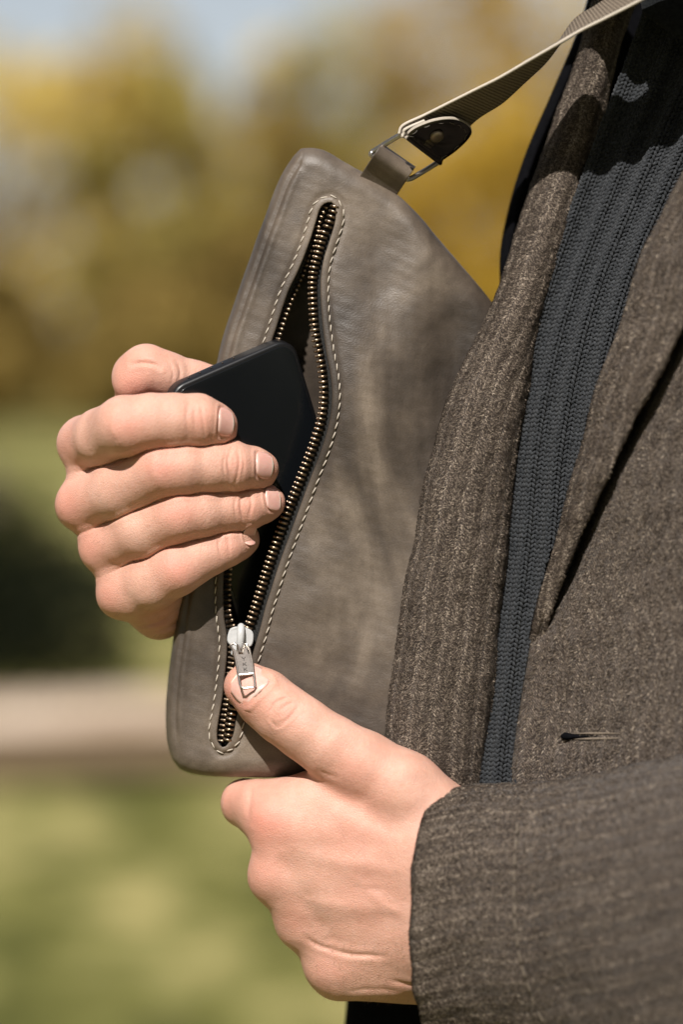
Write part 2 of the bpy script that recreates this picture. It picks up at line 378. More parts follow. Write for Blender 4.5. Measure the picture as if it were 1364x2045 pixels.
def path_mat():
    t = NT('path_gravel'); p = t.pos(); a = t.noise(1.2, 3, .6, p); c = t.noise(70, 3, .7, p)
    t.set(Base_Color=t.ramp(t.math('ADD', t.math('MULTIPLY', a, .7), t.math('MULTIPLY', c, .3)), [(.40, (.34, .24, .16)), (.5, (.58, .43, .31)), (.6, (.80, .65, .52))]), Roughness=.95, Normal=t.bump(c, .6, .01)); return t.m
xs = np.r_[-900, -300, np.linspace(-40, 40, 81), 300, 900]; ys = np.r_[-60, -10, np.linspace(0, 80, 81), 160, 400, 1200]
gmesh('ground', grass_mat(), xs, ys, lambda X, Y: .03*np.sin(X*.7)*np.sin(Y*.4)*(Y < 80)*(abs(X) < 41))
gmesh('path', path_mat(), np.linspace(-14, 14, 57), np.linspace(0, 1, 6), lambda X, Y: X*0).hide_render = False
pth = bpy.data.objects['path']; me = pth.data
for v in me.vertices:
    x = v.co.x; v.co = (x, 8.36+v.co.y*.8+.22*math.sin(x*.8+.6)+.10*x*.3, .05)
soil = plain('leaf_litter', (.16, .105, .05), .95, var=.4, vs=14)
gmesh('verge', soil, np.linspace(-14, 14, 57), np.linspace(0, 1, 6), lambda X, Y: X*0)
for v in bpy.data.objects['verge'].data.vertices:
    x = v.co.x; v.co = (x, 7.5+v.co.y*.7+.22*math.sin(x*.8+.6)+.10*x*.3, .045)

def foliage_mat(name, c0, c1, c2):
    t = NT(name); p = t.pos(); n = t.noise(2.2, 3, .6, p); at = t.attr('tint'); f = t.math('ADD', t.math('MULTIPLY', n, .5), t.math('MULTIPLY', at, .5))
    c = t.ramp(f, [(.25, c0), (.5, c1), (.75, c2)]); t.set(Base_Color=c, Roughness=.7); t.b.inputs['Specular IOR Level'].default_value = .08
    tr = t.n('ShaderNodeBsdfTranslucent'); t.l(c, tr.inputs[0]); ms = t.n('ShaderNodeMixShader'); ms.inputs[0].default_value = .35
    t.l(t.b.outputs[0], ms.inputs[1]); t.l(tr.outputs[0], ms.inputs[2]); t.l(ms.outputs[0], t.t.nodes['Material Output'].inputs[0]); return t.m
FM = {'ochre': foliage_mat('ochre_leaves', (.24, .14, .016), (.47, .30, .035), (.68, .46, .08)),
      'gold': foliage_mat('golden_leaves', (.28, .19, .035), (.70, .52, .12), (.90, .72, .26)),
      'olive': foliage_mat('olive_leaves', (.16, .13, .03), (.42, .335, .085), (.64, .52, .16)),
      'brown': foliage_mat('brown_leaves', (.10, .07, .02), (.26, .18, .05), (.46, .33, .10)),
      'grey': foliage_mat('grey_green_leaves', (.13, .125, .08), (.24, .22, .14), (.34, .31, .2)),
      'dark': foliage_mat('evergreen_and_shade_leaves', (.006, .008, .003), (.010, .013, .005), (.018, .022, .009))}
bark = plain('bark', (.09, .07, .05), .9, var=.35, vs=12)
def crown_mesh(name, mat, R, H, z0, n, leaf, seed, clumps=26):
    r = np.random.default_rng(seed); cc = []
    while len(cc) < clumps:
        p = r.uniform(-1, 1, 3)
        if np.linalg.norm(p) < 1: cc.append(p*np.array([R, R, H/2])+np.array([0, 0, z0+H/2]))
    cc = np.array(cc); cs = r.uniform(.22, .42, clumps)*R; k = r.integers(0, clumps, n)
    d = r.normal(size=(n, 3)); d /= np.linalg.norm(d, axis=1, keepdims=True); c = cc[k]+d*(cs[k]*r.uniform(.55, 1.05, n)**.6)[:, None]
    a = r.normal(size=(n, 3)); a /= np.linalg.norm(a, axis=1, keepdims=True); b = np.cross(a, d); b /= np.linalg.norm(b, axis=1, keepdims=True)+1e-6
    s = (leaf*r.uniform(.6, 1.3, n))[:, None]
    V = np.stack([c-a*s, c-b*s*.55, c+a*s, c+b*s*.55], 1).reshape(-1, 3); F = np.arange(4*n).reshape(n, 4)
    return mesh(name, V, F, mat, False, attrs={'tint': np.repeat(np.clip(r.normal(.5, .22, n)+(k % 5-2)*.17, 0, 1), 4)})
def tree(x, y, R, H, z0, kind, label, name='tree', n=4200, leaf=.16, seed=1, group='autumn trees beyond the lawn', cat='tree', trunk=True):
    t = empty(name, (x, y, 0), label, cat, group)
    M = Matrix.Translation((x, y, 0)); me = crown_mesh('crown', FM[kind], R, H, z0, n, leaf, seed)
    for v in (me,): v.transform(M)
    child('crown', me, t)
    if trunk:
        r = random.Random(seed); parts = []
        def limb(p, d, L, rad):
            P = [np.array(p)+np.array(d)*L*i/5+np.array([r.uniform(-1, 1), r.uniform(-1, 1), 0])*L*.03*i for i in range(6)]
            parts.append(tube(P, np.linspace(rad, rad*.45, 6), 8)); return P
        P = limb((x, y, -.1), (0, 0, 1), z0+H*.55, .05*R+.07)
        for i in range(6):
            a = r.uniform(0, 6.28); limb(P[2+i % 3], (math.cos(a)*.7, math.sin(a)*.7, .75), R*.9, .035*R)
        V, F = joinm(parts); child('trunk', mesh('trunk', V, F, bark), t)
    return t
T = [(-7.6, 50, 2.9, 7.2, 1.0, 'gold', 'golden autumn tree at the far left edge of the view'),
     (-5.4, 57, 2.8, 7.9, 1.4, 'gold', 'yellow tree just right of the golden one on the left'),
     (-4.0, 49, 2.3, 6.6, .5, 'olive', 'olive-green low tree behind the raised hand'),
     (-2.5, 54, 2.3, 6.9, 1.0, 'brown', 'brownish tree standing left of the bag corner'),
     (-1.2, 63, 2.5, 8.4, 1.5, 'gold', 'pale gold tree above the bag corner, in the sky gap'),
     (.4, 55, 2.6, 8.2, 1.2, 'olive', 'olive tree with a high crown behind the bag ring'),
     (2.6, 52, 2.7, 8.9, .8, 'ochre', 'tall bright ochre tree beneath the strap'),
     (4.9, 50, 2.9, 8.6, .4, 'ochre', 'ochre tree half behind the coat lapel'),
     (7.5, 55, 3.0, 9.3, .8, 'gold', 'golden tree hidden mostly behind the coat'),
     (-6.3, 44, 1.6, 2.6, .0, 'brown', 'low brown bush at the foot of the left trees'),
     (-3.2, 43, 1.8, 3.0, .0, 'brown', 'brown bush behind the thumb of the upper hand'),
     (-.6, 46, 2.2, 4.2, .0, 'brown', 'dark ochre bush left of the bag edge'),
     (2.0, 44, 2.4, 4.8, .0, 'ochre', 'ochre bush behind the bag and lapel'),
     (4.6, 43, 2.2, 4.4, .0, 'ochre', 'ochre bush hidden behind the coat')]
for i, a in enumerate(T):
    bush = i > 8
    tree(*a[:6], a[6], 'autumn_bush' if bush else 'autumn_tree', seed=20+i, leaf=.15, n=4200 if not bush else 4200, group='autumn bushes at the lawn edge' if bush else 'autumn trees beyond the lawn', cat='bush' if bush else 'tree')
tree(-5.6, 5.6, 2.4, 6.0, 5.0, 'dark', 'dark evergreen tree beside the lawn, left of the view', 'evergreen_tree', 9000, .22, 77, None, 'tree')
r = np.random.default_rng(5); n = 42000; th = r.uniform(math.pi*.98, 2.02*math.pi, n); cl = r.integers(0, 60, n); thc = math.pi*(.97+1.06*(cl+.5)/60)+r.normal(0, .045, n); rr = 15+(cl*7 % 5)*1.3+r.normal(0, 1.3, n); zz_ = r.uniform(.2, 1, n)**.8*(10.5+(cl*13 % 7)*.7)
P_ = np.stack([rr*np.cos(thc), 1+rr*np.sin(thc), zz_], 1); a_ = r.normal(size=(n, 3)); a_ /= np.linalg.norm(a_, axis=1, keepdims=True); b_ = np.cross(a_, r.normal(size=(n, 3))); b_ /= np.linalg.norm(b_, axis=1, keepdims=True); s_ = .27
V = np.stack([P_-a_*s_, P_-b_*s_*.6, P_+a_*s_, P_+b_*s_*.6], 1).reshape(-1, 3); o = bpy.data.objects.new('sky_blocking_leaves', mesh('sky_blocking_leaves', V, np.arange(4*n).reshape(n, 4), FM['brown'], False, attrs={'tint': np.repeat(r.random(n), 4)})); COL.objects.link(o); o['kind'] = 'stuff'; o['label'] = 'unseen ring of brown leaves added behind the viewer to cut the sky light'; o['category'] = 'sky_blocking_leaves'  # unseen leaf ring added behind the camera to block sky light
hb = tree(-2.1, 10.2, 1.25, 1.0, -.36, 'dark', 'dark shrub put in for the shade on the lawn left of the knuckles', 'shade_shrub', 15000, .035, 78, None, 'shrub', trunk=True)  # near-black leaves added to stand for the dark shade on the lawn

# ------------------------------------------------------------------ the bag
BAG = empty('shoulder_bag', tuple(Wp((640., 1540., 90.))), 'taupe leather shoulder bag with a half-open brass zipper, gripped by both hands', 'bag')
OUT = cr([(586, 312), (594, 300), (612, 296), (645, 299), (695, 327), (760, 366), (800, 393), (838, 432), (900, 505), (980, 600), (1050, 705), (1075, 900), (1050, 1200), (990, 1440), (900, 1520), (760, 1545), (620, 1550), (540, 1553), (470, 1552), (400, 1548), (358, 1535), (338, 1500), (331, 1450), (333, 1380), (345, 1280), (366, 1130), (398, 920), (437, 705), (468, 604), (500, 512), (532, 425), (560, 352)], 150, True)
LIPL = [(662, 404), (650, 406), (640, 414), (633, 435), (619, 480), (606, 515), (592, 548), (578, 576), (565, 612), (554, 647), (540, 690), (515, 780), (480, 920), (455, 1060), (446, 1160), (447, 1231), (452, 1262), (453, 1303), (448, 1356), (444, 1391), (438, 1426), (433, 1461), (435, 1482), (446, 1493)]
LIPR = [(662, 404), (670, 411), (670, 438), (665, 458), (657, 484), (647, 515), (641, 550), (640, 584), (642, 627), (647, 672), (653, 712), (661, 756), (663, 800), (656, 850), (640, 903), (618, 960), (596, 1020), (575, 1077), (556, 1130), (541, 1178), (530, 1212), (519, 1256), (505, 1303), (492, 1350), (480, 1400), (470, 1441), (467, 1462), (459, 1480), (446, 1493)]
def zf(x, y):
    x = np.asarray(x, float); y = np.asarray(y, float)
    z = -30*np.exp(-((x-700)/85)**2-((y-770)/230)**2)
    z += 9*np.exp(-((x-770)/60)**2-((y-520)/120)**2) - 10*np.exp(-((x-830)/55)**2-((y-560)/170)**2)
    z += 12*np.exp(-((x-900)/50)**2-((y-700)/200)**2) - 8*np.exp(-((x-620)/90)**2-((y-1210)/140)**2)
    z += np.maximum(x-760, 0)**2*.00055
    return z + 2.0*np.sin(x*.021+y*.009)
def thick(y): s = np.clip((y-330)/950, 0, 1); return 78+170*s*s*(3-2*s)
lipc = np.vstack([cr(LIPR, 220), cr(LIPL, 220)[::-1][1:-1]])           # closed loop round the opening
LIPC = cr(lipc[::3], 300, True)
FB = Field((318, 284, -48), (1090, 1566, 262), 3.4)
gx, gy = np.meshgrid(FB.ax[0].astype(float), FB.ax[1].astype(float), indexing='ij')
d2 = dist_poly(gx, gy, OUT, True)*np.where(inside_poly(gx, gy, OUT), -1, 1)
do = dist_poly(gx, gy, LIPC, True)*np.where(inside_poly(gx, gy, LIPC), -1, 1)
hz = thick(gy)/2; Zp = FB.ax[2][None, None, :]-zf(gx, gy)[:, :, None].astype(np.float32)-hz[:, :, None].astype(np.float32)
def rb(off, r):
    a = (d2+off+r)[:, :, None].astype(np.float32); b = np.abs(Zp)-(hz-off-r)[:, :, None].astype(np.float32)
    return np.sqrt(np.maximum(a, 0)**2+np.maximum(b, 0)**2)+np.minimum(np.maximum(a, b), 0)-np.float32(r)
Db = np.maximum(rb(0, 36), -rb(13, 22))
Db = np.maximum(Db, -np.maximum((do-9)[:, :, None].astype(np.float32), FB.ax[2][None, None, :]-30))
V, F = surfnet(Db, FB.lo, FB.h); V = laplace(V, F, 4, .5); N = vnorm(V, F)
dv = dist_poly(V[:, 0], V[:, 1], OUT, True); front = (N[:, 2] < .3) & (V[:, 2] < 45) if N[np.argmin(V[:, 2]), 2] < 0 else (N[:, 2] > -.3) & (V[:, 2] < 45)
if N[np.argmin(V[:, 2]), 2] > 0: F = F[:, ::-1]; N = -N
lef = (V[:, 0] < 600-(V[:, 1]-330)*.1) & (V[:, 1] > 300)
grv = (3.4*np.exp(-((dv-19)/3.6)**2)-2.2*np.exp(-((dv-29)/7)**2)-1.6*np.exp(-((dv-10)/5)**2))*(front & lef & (dv < 60))*np.clip((1500-V[:, 1])/60, 0, 1)
V = V-N*grv[:, None]
dl = dist_poly(V[:, 0], V[:, 1], LIPC, True); V[:, 2] += np.where(front & (dl < 60) & (N[:, 2] < -.5), 2.2*np.exp(-((dl-17)/5)**2)+.0, 0)
V = V+N*(0.9*vnoise(V, 150, 4)+.35*vnoise(V, 38, 5))[:, None]*((V[:, 2] < 60)[:, None])
child('leather_body', mesh('leather_body', Wp(V), F, M_leather), BAG)
# rim strip round the opening
P = LIPC; Tn = np.roll(P, -1, 0)-np.roll(P, 1, 0); Tn /= np.linalg.norm(Tn, axis=1, keepdims=True); Nn = np.stack([Tn[:, 1], -Tn[:, 0]], 1)
if inside_poly(*(P[40]+Nn[40]*3)[:, None].T.reshape(2, 1), P)[0]: Nn = -Nn          # outwards, away from the opening
k = np.ones(5)/5
Nn = np.stack([np.convolve(np.r_[Nn[-2:, c], Nn[:, c], Nn[:2, c]], k, 'valid') for c in (0, 1)], 1)
prof = [(17.5, 1.5), (15.5, -.5), (12.5, -3.2), (8, -4.2), (3, -4.6), (.6, -4.0), (0, -2.5), (0, 4), (1.5, 7), (10, 9)]
G = np.array([[(p[0]+n[0]*a, p[1]+n[1]*a, 0) for a, b in prof] for p, n in zip(P, Nn)])
G[..., 2] = zf(G[..., 0], G[..., 1])+np.array([b for a, b in prof])[None]
G = np.vstack([G, G[:1]])
o = child('opening_rim', mesh('opening_rim', Wp(G.reshape(-1, 3)), gridF(len(G), len(prof)), M_leather), BAG)
# stitches round the opening
smesh_v, smesh_f = tube([(-7.6, 0, 2.2), (-6, 0, 0), (-2.5, 0, -1.3), (2.5, 0, -1.3), (6, 0, 0), (7.6, 0, 2.2)], [.6, 1.1, 1.25, 1.25, 1.1, .6], 6)
SM = mesh('stitch', smesh_v, smesh_f, M_thread)
S = cr(np.vstack([P+Nn*15.5])[::3], 400, True); L = np.linalg.norm(np.diff(np.vstack([S, S[:1]]), axis=0), axis=1).sum(); ns = int(L/19.5)
Sp = cr(S[::4], ns, True)
for i in range(ns):
    t = Sp[(i+1) % ns]-Sp[i-1]; t /= np.linalg.norm(t); a = math.radians(9); t = np.array([t[0]*math.cos(a)-t[1]*math.sin(a), t[0]*math.sin(a)+t[1]*math.cos(a)])
    x, y = Sp[i]; z = float(zf(x, y))-1.6
    child('stitch', SM, BAG, frame((x, y, z), (t[0], t[1], 0), (-t[1], t[0], 0)))
# zipper: tape halves, teeth
TR = [(664, 414), (660, 427), (652, 447), (643, 469), (636, 491), (630, 514), (624, 537), (621, 560), (621, 582), (622, 606), (624, 640), (628, 672), (634, 702), (641, 742), (644, 785), (639, 835), (624, 885), (605, 935), (585, 986), (566, 1035), (548, 1085), (532, 1132), (517, 1180), (506, 1215), (495, 1247), (484, 1275), (477, 1310), (470, 1350), (463, 1400), (456, 1440), (452, 1470), (449, 1486)]
TL = [(651, 412), (646, 422), (640, 436), (634, 460), (626, 484), (617, 505), (611, 525), (603, 547), (594, 568), (583, 593), (573, 620), (565, 642), (557, 668), (545, 710), (520, 800), (488, 930), (464, 1070), (456, 1160), (456, 1222), (463, 1247), (468, 1275), (466, 1310), (460, 1350), (453, 1400), (447, 1440), (443, 1470), (441, 1484)]
def tz(x, y, left):
    z = zf(x, y)+6
    if left: z = z+20*np.exp(-((y-545)/60)**2)+8
    return z
zp = None
for side, (T_, Lp, left) in enumerate(((TR, LIPR, 0), (TL, LIPL, 1))):
    n = 160; A = cr(T_, n); B = cr(Lp[1:], n); sg = 1 if not left else -1
    rows = []
    for f in (0, .25, .5, .75, 1.0):
        Q = A*(1-f)+(B+np.array([6*sg, 0]))*f
        rows.append(np.column_stack([Q, tz(A[:, 0], A[:, 1], left)*(1-f)+(zf(B[:, 0], B[:, 1])+7)*f+3]))
    G = np.stack(rows, 1); me = mesh('zipper_tape', Wp(G.reshape(-1, 3)), gridF(n, 5), M_tape)
    o = child('zipper_tape', me, BAG); m = o.modifiers.new('thickness', 'SOLIDIFY'); m.thickness = 3/4700.; m.offset = 0
    if side == 0:
        tv, tf = joinm([tube([(-9, 0, .5), (-8, 0, 0), (2, 0, 0), (5, 0, -1.4), (8, 0, -1.6), (10, 0, -.2)], [2.2, 3.0, 2.7, 3.3, 3.1, 1.6], 8), tube([(-7.5, 0, 5), (8, 0, 5)], [2.8, 2.8], 6)])
        TM = mesh('zipper_tooth', tv, tf, M_brass)
    L = np.linalg.norm(np.diff(A, axis=0), axis=1).sum(); nt = int(L/10.4); Q = cr(A[::2], nt)
    for i in range(nt):
        j = min(max(i, 1), nt-2); t = Q[j+1]-Q[j-1]; t /= np.linalg.norm(t); nx = np.array([-t[1], t[0]])
        if (nx[0] < 0) == (not left): nx = -nx      # nx points to the lip side
        x, y = Q[i]; op = 0 if (y < 455 or y > 1262) else 1
        if (not left) and 1250 < y < 1300 or left and 1250 < y < 1300: pass
        d = -nx; ang = random.uniform(-.06, .06); d = np.array([d[0]-d[1]*ang, d[1]+d[0]*ang])
        off = nx*(3 if op else 4.5)+t*(2.6 if left else -2.6)*(1-op)
        z = float(tz(x, y, left))-4+random.uniform(-.6, .6)
        child('zipper_tooth', TM, o, frame((x+off[0], y+off[1], z), (d[0], d[1], -.12 if op else 0), (t[0], t[1], 0)))
# slider with pull tab
SX, SY, SZ = 479, 1280, -14.
def local(pts, c=(SX, SY, SZ)): return np.asarray(pts, float)+np.array(c)
def extr(poly, z0, z1, bev=1.2):
    P = np.asarray(poly, float); c = P.mean(0); n = len(P); q = P+(c-P)/np.linalg.norm(c-P, axis=1, keepdims=True)*bev
    V = [(*a, z) for z, a_ in ((z0, q), (z0+bev, P), (z1-bev, P), (z1, q)) for a in a_]
    F = [tuple(int(x) for x in f) for f in gridF(4, n, True)]+[tuple(range(n)), tuple(range(3*n, 4*n))[::-1]]
    return np.array(V), F
body = cr([(-22, -22), (-8, -28), (8, -28), (22, -22), (26, -8), (24, 6), (14, 14), (13, 30), (-13, 30), (-14, 14), (-24, 6), (-26, -8)], 40, True)
v1, f1 = extr(body, -2, 4, 1.5); v2, f2 = extr(body, 14, 20, 1.5); v3, f3 = tube([(0, -22, 0), (0, -20, 16)], [7, 7], 8)
v1[:, 2] -= 3*np.exp(-(v1[:, 0]/20)**2)*(v1[:, 2] < 3)
V, F = joinm([(v1, f1), (v2, f2), (v3, f3)]); ROT = math.radians(8)
def rotz(V, a=ROT): V = V.copy(); x, y = V[:, 0].copy(), V[:, 1].copy(); V[:, 0] = x*math.cos(a)-y*math.sin(a); V[:, 1] = x*math.sin(a)+y*math.cos(a); return V
SL = child('zipper_slider', mesh('zipper_slider', Wp(local(rotz(V))), F, M_white), BAG)
for p in SL.data.polygons: p.use_smooth = False
v, f = tube([(2, -30, 2), (2, -29, -9), (1.5, -22, -15), (1, -8, -17), (0, 8, -16), (-1, 17, -12), (-2, 20, -4)], [6, 7, 7.5, 7.5, 7, 6, 5], 12)
v[:, 0] = (v[:, 0])*1.05; child('slider_bridge', mesh('slider_bridge', Wp(local(v)), f, M_white), SL)
def pz(y): return -17-y*.88                        # pull tab lies on the thumb nail, rising towards its end
tabs = []
def bar(pts, r):
    v, f = tube([(x, y, pz(y)) for x, y in pts], r, 8); tabs.append((v, f))
bar([(-20, 8), (-14, 18), (-8, 40), (-1, 84), (2, 93), (8, 95), (26, 93), (30, 90), (29, 80), (24, 42), (19, 18), (14, 8)], 2.6)
bar([(-20, 8), (-12, 5), (-4, 9), (0, 24)], 2.6); bar([(14, 8), (10, 6), (7, 10), (4, 24)], 2.6)
bar([(-2, 68), (27, 65)], 2.6)
pl = np.array([(-12, 26), (19, 26), (26, 66), (-4, 69)], float); v, f = extr(cr(pl, 24, True)*1.0, -1.5, 2.2, .8)
pl2 = np.array([(-11, 27), (20, 26), (26, 66), (-4, 68)], float); n = 4
v = np.array([(*a, pz(a[1])+z) for z in (-1.8, 1.8) for a in pl2]); f = [(0, 1, 2, 3), (7, 6, 5, 4), (0, 4, 5, 1), (1, 5, 6, 2), (2, 6, 7, 3), (3, 7, 4, 0)]
tabs.append((v, f)); pa = np.array([(-14, 14), (-4, 26), (-10, 30)], float)
for tri in (np.array([(-16, 12), (-4, 22), (-3, 30), (-10, 30)], float), np.array([(12, 10), (18, 30), (8, 30), (5, 22)], float)):
    v = np.array([(*a, pz(a[1])+z) for z in (-1.8, 1.8) for a in tri]); tabs.append((v, [(0, 1, 2, 3), (7, 6, 5, 4), (0, 4, 5, 1), (1, 5, 6, 2), (2, 6, 7, 3), (3, 7, 4, 0)]))
V, F = joinm(tabs); PT = child('pull_tab', mesh('pull_tab', Wp(local(V)), F, M_steel, False), SL); me = PT.data
lets = []
def stroke(a, b, cy, r=.75):
    x0, y0 = a; x1, y1 = b; rt = math.radians(-8)
    def tr(x, y): return (7.5+(cy-36)*.14+x*math.cos(rt)-y*math.sin(rt), cy+x*math.sin(rt)+y*math.cos(rt))
    p, q = tr(x0, y0), tr(x1, y1); lets.append(tube([(*p, pz(p[1])-2.0), (*q, pz(q[1])-2.0)], r, 5))
for ch, cy in (('Y', 36), ('K', 46.5), ('K', 57)):
    w = 3.6; h = 3.4
    if ch == 'Y': stroke((-w, -h), (0, 0), cy); stroke((w, -h), (0, 0), cy); stroke((0, 0), (0, h), cy)
    else: stroke((-w+1, -h), (-w+1, h), cy); stroke((w, -h), (-w+1, .4), cy); stroke((-1.2, -.6), (w, h), cy)
V, F = joinm(lets); child('lettering', mesh('lettering', Wp(local(V)), F, plain('stamped_mark', (.06, .05, .045), .6, .3)), SL)
# ring, loop and strap
ring = cr([(742, 306, 2), (750, 300, 0), (797, 271, -28), (808, 270, -30), (815, 274, -26), (872, 312, 44), (878, 320, 50), (872, 326, 50), (826, 354, 24), (816, 357, 20), (808, 354, 16), (748, 314, 4)], 120, True)
v, f = tube(np.vstack([ring, ring[:2]]), 5.6, 10, False); child('metal_ring', mesh('metal_ring', Wp(v), f, M_steel), BAG)
nv_ = nrm((.55, -.83, 0)); sec = cr([(-34, 12), (-10, -4), (10, -22), (26, -32), (40, -22), (44, 4), (32, 20), (10, 22), (-34, 22)], 50); w_ = np.array([68, 47, 30.])
def loopm(sec, hw=1.0, t=5):
    d = np.gradient(sec, axis=0); d /= np.linalg.norm(d, axis=1, keepdims=True); nn = np.stack([d[:, 1], -d[:, 0]], 1); rows = []
    for s_, o_ in ((-.5, -t/2), (-.5, t/2), (-.47, t/2), (.47, t/2), (.5, t/2), (.5, -t/2), (.47, -t/2), (-.47, -t/2)):
        q = sec+nn*o_; rows.append(np.array((770, 349, 18.))+nv_*q[:, :1]+np.array([0, 0, 1.])*q[:, 1:]+w_*s_*hw)
    return np.stack(rows, 1)
G = loopm(sec, 1.0, 6.5); child('leather_loop', mesh('leather_loop', Wp(G.reshape(-1, 3)), gridF(len(G), 8, True), M_leather, True), BAG)
E1 = np.array([(797, 268, -34), (806, 250, -38), (850, 229, -46), (900, 204, -56), (950, 179, -66), (1000, 154, -78), (1060, 119, -92), (1110, 90, -108), (1160, 61, -124), (1210, 36, -142), (1280, 0, -168), (1350, -40, -205), (1440, -100, -240), (1560, -190, -200), (1700, -260, 0)], float)
E2 = np.array([(868, 322, 46), (880, 300, 46), (925, 262, 44), (962, 230, 38), (1003, 203, 30), (1042, 168, 24), (1086, 127, 14), (1116, 88, 2), (1150, 40, -14), (1190, 14, -36), (1242, -20, -66), (1310, -62, -100), (1400, -130, -135), (1540, -240, -110), (1680, -330, 60)], float)
for E in (E1, E2): E[:, 2] -= 75*np.clip((E[:, 0]-860)/220, 0, 1)
a1 = crp(E1, 240); a2 = crp(E2, 240); wd = a2-a1; wn_ = np.linalg.norm(wd, axis=1, keepdims=True); a2 = a1+wd/wn_*np.clip(wn_, 100, 125)
tl = np.gradient(a1, axis=0); tl /= np.linalg.norm(tl, axis=1, keepdims=True); nf = np.cross(a2-a1, tl); nf /= np.linalg.norm(nf, axis=1, keepdims=True); nf *= -np.sign(nf[10, 2]+0)*1.0
if nf[20, 2] > 0: nf = -nf
def strapm(i0, i1, off, th, w0=0., w1=1.):
    ws = [w0, w0, w0+.03, (w0+w1)/2-.2, (w0+w1)/2+.2, w1-.03, w1, w1, w1-.03, (w0+w1)/2+.2, (w0+w1)/2-.2, w0+.03]; hs = [-.3, .3, .5, .5, .5, .5, .3, -.3, -.5, -.5, -.5, -.5]
    return np.stack([a1[i0:i1]+(a2-a1)[i0:i1]*w+nf[i0:i1]*(off+h*th) for w, h in zip(ws, hs)], 1)
def strap_mat():
    t = NT('webbing'); p = t.uv(); s = t.n('ShaderNodeSeparateXYZ'); t.l(p, s.inputs[0]); w = t.math('SINE', t.math('MULTIPLY', s.outputs[1], 2*math.pi/1.7)); nz = t.noise(1.3, 3, .75, p)
    f = t.math('ADD', t.math('MULTIPLY', w, .16), nz)
    t.set(Base_Color=t.ramp(f, [(.3, (.10, .078, .058)), (.7, (.28, .225, .17))]), Roughness=.85, Normal=t.bump(f, 1.0, .0009)); t.b.inputs['Specular IOR Level'].default_value = .15; return t.m
MS = strap_mat()
G = strapm(0, 240, 0, 9); ST = child('shoulder_strap', mesh('shoulder_strap', Wp(G.reshape(-1, 3)), gridF(len(G), 12, True), MS, True, uvgrid(G)), BAG)
G = strapm(0, 34, 12, 9, -.01, .98); child('strap_fold', mesh('strap_fold', Wp(G.reshape(-1, 3)), gridF(len(G), 12, True), MS, True, uvgrid(G)), ST)
# cord edge on the near side of the webbing (woven selvedge beads)
ed = cr(a1[:200:4]+0, 330); parts = []
bead = tube([(-4.2, 0, 0), (-2.5, 0, 0), (2.5, 0, 0), (4.2, 0, 0)], [1.5, 3.2, 3.2, 1.5], 6)
for i in range(1, 329):
    t = nrm(ed[i+1]-ed[i-1]); u_ = nrm(np.cross(t, (0, 0, 1))); w2 = np.cross(t, u_); ang = .5
    d = t*math.cos(ang)+w2*math.sin(ang); R3 = np.stack([d, u_, np.cross(d, u_)], 1); parts.append((bead[0]@R3.T+ed[i], bead[1]))
V, F = joinm(parts); o = child('woven_edge', mesh('woven_edge', Wp(V), F, M_thread), ST); o['kind'] = 'stuff'
parts = []; ed2 = cr(a1[:34:4]+nf[:34:4]*13, 46)
for i in range(1, 45):
    t = nrm(ed2[i+1]-ed2[i-1]); u_ = nrm(np.cross(t, (0, 0, 1))); w2 = np.cross(t, u_); d = t*math.cos(.5)+w2*math.sin(.5); R3 = np.stack([d, u_, np.cross(d, u_)], 1); parts.append((bead[0]@R3.T+ed2[i], bead[1]))
V, F = joinm(parts); o = child('woven_edge', mesh('woven_edge', Wp(V), F, M_thread), ST); o['kind'] = 'stuff'
# glossy leather end tab under the strap
def tabpt(u, w, off):   # u 0..1 along, w 0..1 across
    i = np.clip(u*47, 0, 239); i0 = int(i); f_ = i-i0; A = a1[i0]*(1-f_)+a1[i0+1]*f_; B = a2[i0]*(1-f_)+a2[i0+1]*f_; n_ = nf[i0]; return A+(B-A)*w+n_*off
oc = [(0, .02), (.12, .03), (.35, 0), (.6, -.06), (.82, .0), (.96, .2), (1.0, .48), (.96, .8), (.85, 1.0), (.6, 1.05), (.35, 1.0), (.12, .97), (0, .97), (-.02, .5)]
oc = cr(oc, 64, True); cc = oc.mean(0); V = []; F = []
for off in (19, 20, 24.5, 25.5):
    sh = .99 if off in (19, 25.5) else 1.0
    for p in oc: q = cc+(p-cc)*sh; V.append(tabpt(q[0], q[1], off+3*math.sin(q[0]*5)))
for r_ in (.8, .6, .4, .2):
    for p in oc: q = cc+(p-cc)*r_; V.append(tabpt(q[0], q[1], 25.5+3*math.sin(q[0]*5)+1.5*math.sin(p[0]*9)*(1-r_)))
n = 64; F = gridF(8, n, True)
me = mesh('leather_tab', Wp(np.array(V)), F, M_patent); me.materials.append(M_edge); TB = child('leather_tab', me, ST)
mi = np.zeros(len(me.polygons), np.int32); mi[:3*n] = 1; me.polygons.foreach_set('material_index', mi)
c = tabpt(.62, .42, 29); bx, by = nrm(a2[30]-a1[30]), nrm(tl[30])
v, f = tube([(0, 0, -2), (0, 0, 0), (0, 0, 2.5), (0, 0, 4)], [15, 14.5, 12.5, 6], 20)
M = frame(c, by, bx); child('rivet', mesh('rivet', v*np.array([1, 1, -1]) if (Matrix(M).to_3x3() @ Vector((0, 0, 1))).dot(Vector(Dw(nf[30]))) < 0 else v, f, plain('dark_rivet', (.20, .16, .12), .35, .7)), ST, M)
DST = mesh('stitch', smesh_v*np.array([.8, .7, .7]), smesh_f, plain('dark_thread', (.10, .085, .07), .6))
